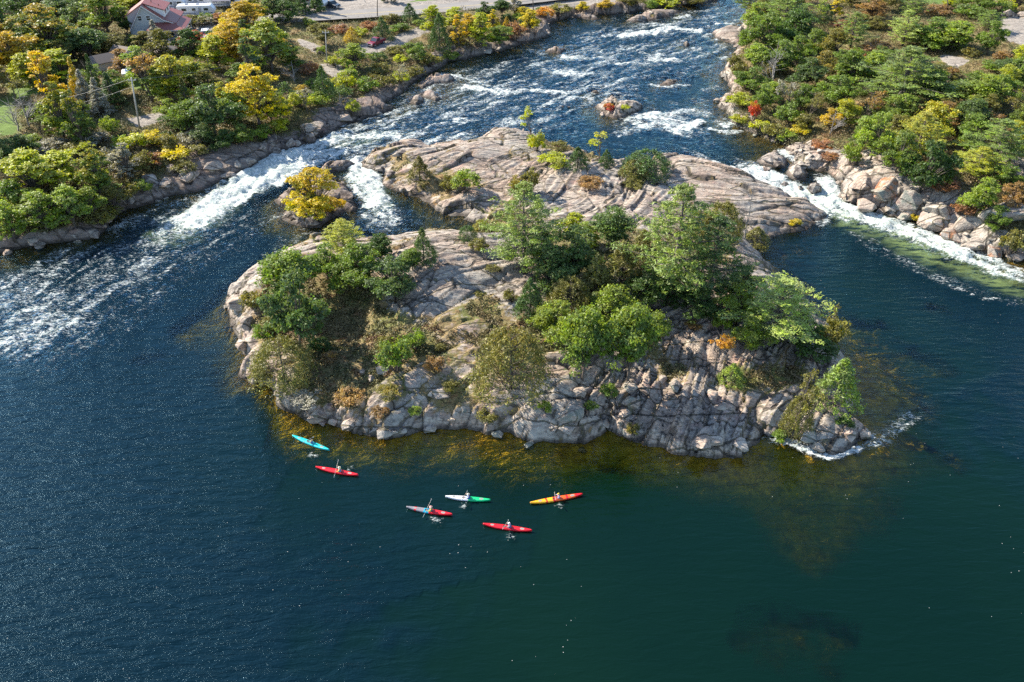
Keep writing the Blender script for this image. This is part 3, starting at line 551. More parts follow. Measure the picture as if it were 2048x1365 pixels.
stroke(CALM, [(1250, 1180), (1500, 1150), (1800, 1200), (2100, 1150)], 50, 1, 1, soft=.6)
k1 = fbm(WX * .5, WY * .5, 4, 200); k2 = fbm(WX * 1.3, WY * 1.3, 2, 210)
wz2 = wz + CHOP * (.36 * k1 + .12 * k2) + np.clip(FOAM, 0, 1.2) * (.25 + .18 * k2 + .40 * k1)
wz2 = np.where(WSD > -.6, wz + (wz2 - wz) * .3, wz2)
wi = np.arange(WX.size).reshape(WX.shape)
wq = np.stack([wi[:-1, :-1], wi[:-1, 1:], wi[1:, 1:], wi[1:, :-1]], -1).reshape(-1, 4)
keep = np.maximum(np.maximum(DEP[:-1, :-1], DEP[1:, 1:]), np.maximum(DEP[1:, :-1], DEP[:-1, 1:])).ravel() > -1.2
wq = wq[keep]; wu_, inv = np.unique(wq, return_inverse=True)
WV = np.stack([WX, WY, wz2], -1).reshape(-1, 3)
o = mesh_np('river_water', WV[wu_], inv.reshape(wq.shape), M['water'], smooth=True, vattrs={'depth': DEP.ravel()[wu_], 'foam': FOAM.ravel()[wu_], 'chop': CHOP.ravel()[wu_], 'aerated': AER.ravel()[wu_], 'speck': SPK.ravel()[wu_], 'calm': CALM.ravel()[wu_]})
tag(o, kind='structure')
# ------------------------------------------------------------------ foliage prototypes
def leafcloud(rng, C, Rr, n, size, asp=.6, up=.5, dome=True, zsq=1.0):
    """n leaves in each clump: centres C (k,3), radii Rr (k,3)"""
    k = len(C); tot = k * n
    d = rng.normal(size=(tot, 3)); d /= np.linalg.norm(d, axis=1)[:, None]
    if dome: d[:, 2] = np.where(d[:, 2] < -.25, -d[:, 2] * .6, d[:, 2])
    r = rng.random(tot) ** .35; r = np.where(rng.random(tot) < .12, r * 1.7, r)
    ci = np.repeat(np.arange(k), n); c = C[ci] + d * r[:, None] * Rr[ci]
    nn = d * .8 + rng.normal(size=(tot, 3)) * .75; nn[:, 2] += up; nn /= np.linalg.norm(nn, axis=1)[:, None]
    a = np.cross(nn, rng.normal(size=(tot, 3))); a /= np.linalg.norm(a, axis=1)[:, None] + 1e-9; b = np.cross(nn, a)
    s = size * (.6 + .8 * rng.random(tot))[:, None]
    V = np.stack([c - a * s, c - b * s * asp, c + a * s, c + b * s * asp], 1).reshape(-1, 3)
    Fq = np.arange(tot * 4).reshape(-1, 4)
    return V, Fq, ci
def crown_mesh(name, V, Fq, ci, rng, mat):
    k = ci.max() + 1; zc = V.reshape(-1, 4, 3)[:, 0, 2]; top = (zc - zc.min()) / (zc.max() - zc.min() + 1e-6)
    cr = rng.random(k)
    return mesh_np(name, V, Fq, mat, link=False, attrs={'rnd': rng.random(len(Fq)), 'clump': cr[ci], 'top': top})
def trunk_mesh(name, mb, mat):
    me = bpy.data.meshes.new(name); me.from_pydata(mb.v, [], mb.f); me.polygons.foreach_set('use_smooth', [True] * len(me.polygons)); me.materials.append(mat); return me
def broad(seed, H=10, Wd=8, base=.16, k=70, n=75, leaf=.22, cr=1.0, sparse=0):
    """domed broadleaf crown of many leafy clumps carried on limbs; H high, Wd wide"""
    rng = np.random.default_rng(seed); rd = random.Random(seed)
    mb = MB(); lean = (rd.uniform(-.4, .4), rd.uniform(-.4, .4))
    fork = H * (base + .10)
    mb.tube([(0, 0, -.8), (lean[0] * .3, lean[1] * .3, fork * .5), (lean[0], lean[1], fork), (lean[0] * 1.5, lean[1] * 1.5, H * .8)], [H * .024, H * .02, H * .016, H * .004], 6)
    lobes = []
    for i in range(rd.randint(9, 13)):
        a = i * 2.4 + rd.uniform(-.5, .5); rr = Wd * rd.uniform(.10, .38); zz = H * rd.uniform(base + .12, .86 - rr / Wd * .5)
        lobes.append((math.cos(a) * rr, math.sin(a) * rr, zz, Wd * rd.uniform(.10, .21)))
    lobes.append((lean[0], lean[1], H * .84, Wd * .14)); lobes.append((-lean[0], lean[1] * 2, H * .62, Wd * .2))
    C = []
    for i in range(k):
        l = lobes[rng.integers(len(lobes))]; d = rng.normal(size=3); d /= np.linalg.norm(d); d[2] = abs(d[2]) * .9 if rng.random() < .72 else d[2]
        C.append([l[0] + d[0] * l[3], l[1] + d[1] * l[3], min(H * .96, max(H * base, l[2] + d[2] * l[3] * .95 * H / Wd * .8))])
    C = np.array(C); Rr = (.026 + .075 * rng.random((k, 1)) ** 1.6) * Wd * np.array([[1.15, 1.15, .75]]) * cr
    for c in C[::3]:
        s = Vector((lean[0] * 1.1, lean[1] * 1.1, fork * rd.uniform(.85, 1.3))); e = Vector(c); m = s.lerp(e, .5) + Vector((0, 0, H * .03))
        mb.tube([s, m, e], [H * .009, H * .006, H * .002], 4, False)
    V, Fq, ci = leafcloud(rng, C, Rr, n, leaf)
    return crown_mesh('crown', V, Fq, ci, rng, M['leaf']), trunk_mesh('trunk', mb, M['bark']), H, Wd
def shrub(seed, H=3, Wd=4, k=26, n=60, leaf=.15):
    rng = np.random.default_rng(seed); rd = random.Random(seed); mb = MB(); C = []
    for i in range(k):
        a = rng.random() * 6.28; r = Wd * .40 * math.sqrt(rng.random()); z = H * (.28 + .62 * rng.random() * (1 - (r / (Wd * .5)) ** 2))
        C.append([math.cos(a) * r, math.sin(a) * r, z])
    C = np.array(C); Rr = (.08 + .08 * rng.random((k, 1))) * Wd * np.array([[1, 1, .8]])
    for c in C[::2]: mb.tube([(0, 0, -.3), (c[0] * .5, c[1] * .5, c[2] * .6), tuple(c)], [.05, .035, .012], 4, False)
    V, Fq, ci = leafcloud(rng, C, Rr, n, leaf); return crown_mesh('crown', V, Fq, ci, rng, M['leaf']), trunk_mesh('trunk', mb, M['bark']), H, Wd
def pine(seed, H=20, Wd=13, base=.14, tuft=26, step=.050):
    """white pine: long level plates of needle tufts on separate limbs"""
    rng = np.random.default_rng(seed); rd = random.Random(seed); mb = MB(); bend = rd.uniform(-.8, .8)
    def tr(z): return Vector((bend * math.sin(z / H * 2.2), bend * .5 * math.sin(z / H * 3), z))
    mb.tube([tr(-1), tr(H * .2), tr(H * .45), tr(H * .7), tr(H * .97)], [H * .02, H * .017, H * .013, H * .008, H * .002], 7)
    C = []; Rr = []; z = H * base; a0 = 0
    while z < H * .97:
        t = (z / H - base) / (1 - base); L0 = Wd * .5 * (min(1, .62 + t * 1.7) if t < .25 else (1 - ((t - .25) / .75) ** 1.35) * .98 + .07)
        nb = rd.randint(4, 6); a0 += 1.1
        for i in range(nb):
            L = L0 * rd.uniform(.55, 1.12); a = a0 + i * 6.283 / nb + rd.uniform(-.3, .3)
            s = tr(z); up = L * (.12 + .35 * t); e = s + Vector((math.cos(a) * L, math.sin(a) * L, up + rd.uniform(-.2, .3)))
            m = s.lerp(e, .5) - Vector((0, 0, L * .04)); mb.tube([s, m, e], [max(.03, L * .022), max(.02, L * .014), .012], 4, False)
            for q in range(max(3, int(L * 1.6))):
                f = rd.uniform(.35, 1.05); sd_ = rd.uniform(-1, 1) * L * .26 * (1.15 - f * .5)
                C.append([s.x + math.cos(a) * L * f - math.sin(a) * sd_, s.y + math.sin(a) * L * f + math.cos(a) * sd_, s.z + up * f * f + rd.uniform(-.1, .25)])
                r = rd.uniform(.42, .85) * (.6 + L * .07); Rr.append([r * 1.1, r * 1.1, r * .42])
        z += H * step * rd.uniform(.8, 1.2)
    C.append([*tr(H * .98)]); Rr.append([.5, .5, .8])
    V, Fq, ci = leafcloud(rng, np.array(C), np.array(Rr), tuft, .24, asp=.28, up=.9)
    return crown_mesh('crown', V, Fq, ci, rng, M['needle']), trunk_mesh('trunk', mb, M['bark']), H, Wd
def cedar(seed, H=8, Wd=5, kind='cone', k=150, n=34):
    """cedar, juniper or spruce: dense upswept sprays"""
    rng = np.random.default_rng(seed); rd = random.Random(seed); mb = MB(); C = []; Rr = []
    mb.tube([(0, 0, -.5), (0, 0, H * .5), (0, 0, H * .95)], [H * .02, H * .014, .02], 6)
    for i in range(k):
        if kind == 'cone': t = rng.random() ** 1.3; R = Wd * .5 * (1 - t) ** .8 * (.75 + .35 * rng.random())
        elif kind == 'spire': t = rng.random() ** 1.2; R = Wd * .5 * (1 - t) * (.6 + .5 * rng.random())
        else: t = rng.random() ** 1.1; R = Wd * .5 * math.sqrt(max(0, 1 - (t * .98) ** 2)) * (.7 + .35 * rng.random())
        a = rng.random() * 6.283; z = H * (.06 + .88 * t)
        C.append([math.cos(a) * R, math.sin(a) * R, z]); r = Wd * .085 * (.7 + .6 * rng.random()) * (1.25 - t * .7); Rr.append([r, r, r * 1.25])
        if i % 3 == 0: mb.tube([(0, 0, max(.1, z - R * .35)), (math.cos(a) * R, math.sin(a) * R, z)], [.05, .012], 3, False)
    V, Fq, ci = leafcloud(rng, np.array(C), np.array(Rr), n, .17, asp=.33, up=.1, dome=False)
    return crown_mesh('crown', V, Fq, ci, rng, M['needle']), trunk_mesh('trunk', mb, M['bark']), H, Wd
def bare(seed, H=8, Wd=4, leaves=0, mat='deadwood', depth=4):
    rng = np.random.default_rng(seed); rd = random.Random(seed); mb = MB(); tips = []
    def br(p, d, L, r, k):
        q = p + d * L; m = p.lerp(q, .5) + Vector((rd.uniform(-1, 1), rd.uniform(-1, 1), 0)) * L * .06
        mb.tube([p, m, q], [r, r * .8, r * .55], 4 if k else 5, False)
        if k == 0: tips.append(q); return
        for i in range(rd.randint(2, 4)):
            nd = (d + Vector((rd.uniform(-1, 1), rd.uniform(-1, 1), rd.uniform(-.15, .6))) * .8 * (Wd / H + .4)).normalized()
            br(p.lerp(q, rd.uniform(.45, 1)), nd, L * rd.uniform(.5, .75), r * .5, k - 1)
    br(Vector((0, 0, -.5)), Vector((rd.uniform(-.1, .1), rd.uniform(-.1, .1), 1)).normalized(), H * .42, H * .017, depth)
    for i in range(7):
        a = rd.uniform(0, 6.28); z = H * rd.uniform(.25, .8); L = Wd * .35; mb.tube([(0, 0, z), (math.cos(a) * L, math.sin(a) * L, z + L * .4)], [.04, .01], 3, False)
    mb.tube([(0, 0, H * .3), (rd.uniform(-.2, .2), 0, H)], [H * .012, .015], 4, False)
    tm = trunk_mesh('trunk', mb, M[mat])
    if not leaves: return None, tm, H, Wd
    C = np.array([list(t) for t in tips]); Rr = np.full((len(C), 3), .42)
    V, Fq, ci = leafcloud(rng, C, Rr, leaves, .15); return crown_mesh('crown', V, Fq, ci, rng, M['leaf']), tm, H, Wd
PROTO = {'oak': [broad(s, 9, 8.6, .10, 260, 44, .165) for s in (1, 2, 3, 4, 5, 6)], 'maple': [broad(s, 11, 8, .10, 260, 44, .165, .95) for s in (11, 12, 13)], 'poplar': [broad(s, 11, 5.2, .08, 150, 50, .17, 1.1) for s in (21, 22)],
 'shrub': [shrub(s, k=40, n=44, leaf=.13) for s in (31, 32, 33, 34, 35)], 'pine': [pine(41), pine(42, base=.2), pine(43, 18, 13, .1)], 'cedar': [cedar(51), cedar(52), cedar(53, 8, 5.4)], 'juniper': [cedar(61, 7, 8.5, 'dome', 240, 36), cedar(62, 6, 7, 'dome', 200, 36)],
 'spruce': [cedar(71, 12, 4, 'spire', 200, 34)], 'birch': [bare(81, 8, 3.2, 22, 'bark', 3), bare(82, 8, 4, 20, 'bark', 3)], 'thin': [bare(91, 8, 6, 12, 'bark', 4), bare(92, 8, 6, 9, 'bark', 4)], 'dead': [bare(101, 8, 4), bare(102, 8, 5)]}
NAME = {'oak': ('oak_tree', 'tree', 'oak'), 'maple': ('maple_tree', 'tree', 'maple'), 'poplar': ('poplar_tree', 'tree', 'upright tree'), 'shrub': ('shrub', 'bush', 'shrub'), 'pine': ('pine_tree', 'tree', 'white pine'), 'cedar': ('cedar_tree', 'tree', 'cedar'),
 'juniper': ('juniper_tree', 'tree', 'spreading juniper'), 'spruce': ('spruce_tree', 'tree', 'narrow spruce'), 'birch': ('birch_tree', 'tree', 'slender open-crowned tree'), 'thin': ('sparse_tree', 'tree', 'sparse-leaved tree'), 'dead': ('dead_tree', 'tree', 'bare dead tree')}
CC = {'dk': ((.050, .085, .022), 'dark green'), 'bl': ((.078, .115, .038), 'bluish green'), 'md': ((.105, .150, .028), 'mid green'), 'lm': ((.155, .200, .034), 'light green'), 'yg': ((.25, .27, .028), 'yellow-green'), 'ye': ((.36, .30, .025), 'yellow'),
 'go': ((.34, .245, .028), 'golden'), 'or': ((.38, .19, .035), 'orange'), 're': ((.36, .05, .035), 'red'), 'ol': ((.125, .118, .032), 'olive'), 'br': ((.20, .125, .055), 'brownish'), 'gy': ((.20, .19, .155), 'greyish'), 'pn': ((.120, .165, .033), 'green'), 'pl': ((.21, .255, .060), 'pale green'), 'rs': ((.21, .105, .055), 'rust-coloured')}
REC = []; prng = random.Random(7)
def plant(kind, px, py, w, h, col, tip=0.0, label=None, where=None, pos=None):
    """px,py: base of the plant in the photo; w,h its size in photo pixels (or metres when pos is given)"""
    if pos is None:
        x, y, z = hit(px, py)
        s = F_PX / depth_at(x, y, z); v = math.atan2(CAM_H - z, y)
        Wm = w / s; Hm = max(Wm * .35, (h / s - .42 * Wm * math.sin(v)) / math.cos(v))
    else: x, y, z = pos; Wm, Hm = w, h
    Wm *= (1.0 if px > 440 and py > 250 and px < 1480 or py > 430 else 1.06)
    lst = PROTO[kind]; cr, tk, H0, W0 = lst[prng.randrange(len(lst))]
    nm, cat, _ = NAME[kind]
    r = empty(nm, (x, y, z - .1), prng.uniform(0, 6.28)); tag(r, cat=cat)
    r.scale = (Wm / W0, Wm / W0, Hm / H0)
    c = CC[col][0]; f = prng.uniform(.88, 1.12)
    if cr:
        o = bpy.data.objects.new('crown', cr); COL.objects.link(o); o.parent = r; o.color = (c[0] * f, c[1] * f, c[2] * f, tip)
    o = bpy.data.objects.new('trunk', tk); COL.objects.link(o); o.parent = r
    q = proj(x, y, z + Hm * .55)
    REC.append(dict(o=r, kind=kind, col=col, px=q[0], py=q[1], size=Wm, Hm=Hm, tip=tip, label=label, x=x, y=y, r=Wm * .5))
    return r
# ------------------------------------------------------------------ plants seen one by one: kind, base px, base py, width px, height px, colour, autumn tip, label
ISL = [('pine', 1338, 610, 205, 268, 'pn', .15, 'tallest white pine on the island with level layered limbs'), ('pine', 1048, 545, 165, 205, 'pn', .1, 'broad-topped white pine beside the bare rock dome of the island'),
 ('oak', 585, 600, 145, 130, 'md', .05, None), ('oak', 600, 700, 125, 180, 'bl', 0, 'big bluish green oak above the shaded hollow of the island'), ('pine', 688, 505, 95, 85, 'yg', .3, 'small yellow-green pine across the water from the orange-treed islet'),
 ('oak', 715, 580, 120, 115, 'md', 0, None), ('oak', 790, 600, 112, 112, 'bl', 0, None), ('oak', 760, 520, 80, 70, 'dk', 0, None), ('oak', 655, 560, 90, 90, 'md', 0, None), ('oak', 825, 540, 56, 56, 'md', 0, None), ('cedar', 848, 523, 56, 80, 'dk', .2, 'dark pointed cedar standing where the tree belt meets the bare rock'),
 ('juniper', 570, 762, 128, 112, 'ol', 0, 'wide olive juniper on the left shoulder of the island'), ('thin', 620, 812, 100, 60, 'gy', 0, None), ('juniper', 1022, 778, 150, 152, 'ol', .2, 'largest olive brown juniper on the camera-facing slope of the island'),
 ('oak', 1125, 690, 100, 110, 'lm', .1, None), ('oak', 1165, 760, 125, 175, 'md', .1, None), ('oak', 1255, 765, 140, 190, 'md', .1, 'tall green oak in front of the shaded boulders on the island'), ('oak', 1215, 660, 110, 110, 'lm', 0, None), ('oak', 1305, 700, 80, 95, 'md', .1, None), ('oak', 1085, 660, 60, 60, 'lm', .2, None),
 ('juniper', 1140, 622, 95, 85, 'ol', 0, None), ('cedar', 1060, 632, 66, 92, 'dk', 0, None), ('cedar', 1240, 585, 100, 125, 'ol', 0, None), ('cedar', 1190, 600, 80, 110, 'ol', 0, None), ('cedar', 1280, 560, 80, 120, 'ol', 0, None), ('oak', 1150, 560, 120, 130, 'bl', 0, None), ('oak', 1100, 580, 100, 110, 'bl', 0, None), ('oak', 1080, 530, 80, 90, 'dk', 0, None),
 ('oak', 1222, 500, 110, 105, 'bl', 0, None), ('maple', 1145, 490, 75, 80, 'yg', 0, 'yellow-green maple rising between the two big island pines'), ('oak', 1170, 500, 70, 70, 'lm', 0, None), ('pine', 1415, 610, 150, 200, 'dk', 0, None), ('oak', 1355, 612, 100, 90, 'dk', 0, None), ('oak', 1300, 610, 100, 90, 'dk', 0, None), ('oak', 1480, 600, 90, 90, 'dk', 0, None), ('oak', 1400, 640, 90, 80, 'dk', 0, None),
 ('oak', 1475, 650, 95, 105, 'lm', 0, None), ('pine', 1545, 680, 200, 165, 'pl', 0, 'pale green wide pine on the right side of the island by the still water'), ('oak', 1497, 700, 88, 88, 'lm', 0, 'bright round oak leaning over the shaded rocks'), ('oak', 1600, 680, 70, 70, 'dk', 0, None),
 ('cedar', 1668, 812, 96, 120, 'pn', 0, 'full green cedar at the right end of the island'), ('thin', 1592, 868, 100, 150, 'ol', 0, 'tall thin olive-leaved tree near the right end of the island'), ('juniper', 1590, 866, 60, 90, 'ol', 0, None), ('thin', 1432, 742, 78, 110, 'or', .6, 'small sparse orange-leaved tree with a pale trunk on bare rock'), ('cedar', 1462, 762, 52, 50, 'lm', 0, None),
 ('dead', 1490, 478, 56, 120, 'gy', 0, 'bare dead tree standing beside the flat back ledge of the island'), ('juniper', 1440, 482, 84, 95, 'ol', 0, None), ('cedar', 1510, 490, 60, 50, 'ol', 0, None), ('juniper', 1400, 470, 60, 60, 'ol', 0, None),
 ('cedar', 840, 362, 52, 60, 'ol', .3, 'small cedar on the ledge beside the middle chute'), ('shrub', 930, 380, 66, 56, 'lm', 0, None), ('shrub', 900, 380, 50, 44, 'ol', 0, None), ('cedar', 1155, 335, 46, 50, 'dk', 0, None), ('juniper', 1292, 348, 96, 62, 'dk', 0, 'dark juniper clump on the upper edge of the island'), ('juniper', 1268, 352, 60, 40, 'ol', 0, None),
 ('shrub', 1110, 330, 74, 36, 'yg', 0, None), ('shrub', 1073, 302, 44, 48, 'yg', .3, 'bright yellow-green bush on the highest corner of the back ledge'), ('birch', 1060, 296, 44, 88, 'yg', 0, None), ('birch', 1198, 322, 46, 76, 'yg', .3, None), ('cedar', 1212, 332, 34, 40, 'dk', 0, None), ('shrub', 1120, 300, 40, 26, 'ol', 0, None),
 ('shrub', 1062, 385, 44, 60, 'ol', 0, None), ('shrub', 1040, 395, 50, 60, 'ol', .3, None), ('shrub', 1265, 375, 50, 26, 'ol', 0, None), ('shrub', 1180, 372, 60, 22, 'br', 0, None), ('shrub', 975, 470, 66, 46, 'ol', 0, None), ('shrub', 958, 500, 44, 34, 'ol', 0, None), ('juniper', 935, 480, 40, 36, 'dk', 0, None),
 ('shrub', 795, 742, 84, 92, 'md', 0, None), ('shrub', 830, 700, 50, 60, 'md', 0, None), ('shrub', 775, 700, 50, 40, 'ol', 0, None), ('shrub', 530, 676, 52, 44, 'md', 0, None), ('shrub', 505, 615, 54, 50, 'ol', .2, None), ('shrub', 560, 610, 46, 40, 'md', 0, None), ('shrub', 552, 655, 70, 40, 'ol', 0, None), ('shrub', 520, 750, 50, 40, 'ol', 0, None), ('shrub', 760, 838, 44, 30, 'br', 0, None),
 ('shrub', 700, 800, 70, 34, 'br', .5, None), ('shrub', 780, 790, 60, 30, 'ol', .4, None), ('shrub', 660, 720, 40, 26, 'br', .5, None), ('shrub', 870, 740, 50, 40, 'br', 0, None), ('shrub', 900, 780, 40, 30, 'ol', 0, None), ('shrub', 1090, 825, 34, 34, 'lm', 0, None), ('shrub', 975, 840, 50, 34, 'ol', 0, None), ('shrub', 830, 830, 30, 26, 'lm', 0, None), ('shrub', 640, 700, 50, 36, 'dk', 0, None),
 ('shrub', 1385, 655, 40, 22, 'br', .6, None), ('shrub', 1265, 865, 34, 30, 'ol', .3, None), ('shrub', 1560, 880, 44, 30, 'md', 0, None), ('shrub', 1660, 690, 70, 80, 'ol', 0, None), ('shrub', 1625, 720, 90, 70, 'dk', 0, None), ('birch', 1662, 660, 30, 60, 'ol', 0, None), ('shrub', 1440, 660, 50, 50, 'lm', 0, None), ('shrub', 1590, 450, 34, 20, 'ye', .4, None), ('shrub', 1690, 850, 44, 24, 'dk', 0, None), ('shrub', 1215, 790, 44, 36, 'md', 0, None),
 ('oak', 1180, 820, 30, 26, 'md', 0, None), ('shrub', 880, 700, 26, 20, 'ol', 0, None), ('shrub', 960, 590, 30, 14, 'ol', 0, None), ('shrub', 985, 540, 34, 16, 'ol', 0, None), ('thin', 1060, 590, 40, 40, 'ol', 0, None), ('shrub', 1020, 600, 40, 30, 'ol', 0, None),
 ('maple', 632, 440, 118, 128, 'ye', .75, 'orange and yellow tree crowning the rock islet under the falls'), ('shrub', 665, 425, 60, 46, 'go', .3, None), ('shrub', 600, 425, 56, 50, 'yg', .5, None), ('poplar', 635, 446, 40, 70, 'lm', 0, None), ('shrub', 1217, 222, 28, 22, 're', 1, 'red shrub on the small islet in the upper rapids'), ('shrub', 1250, 218, 20, 12, 'yg', 0, None)]
for a in ISL: plant(*a)
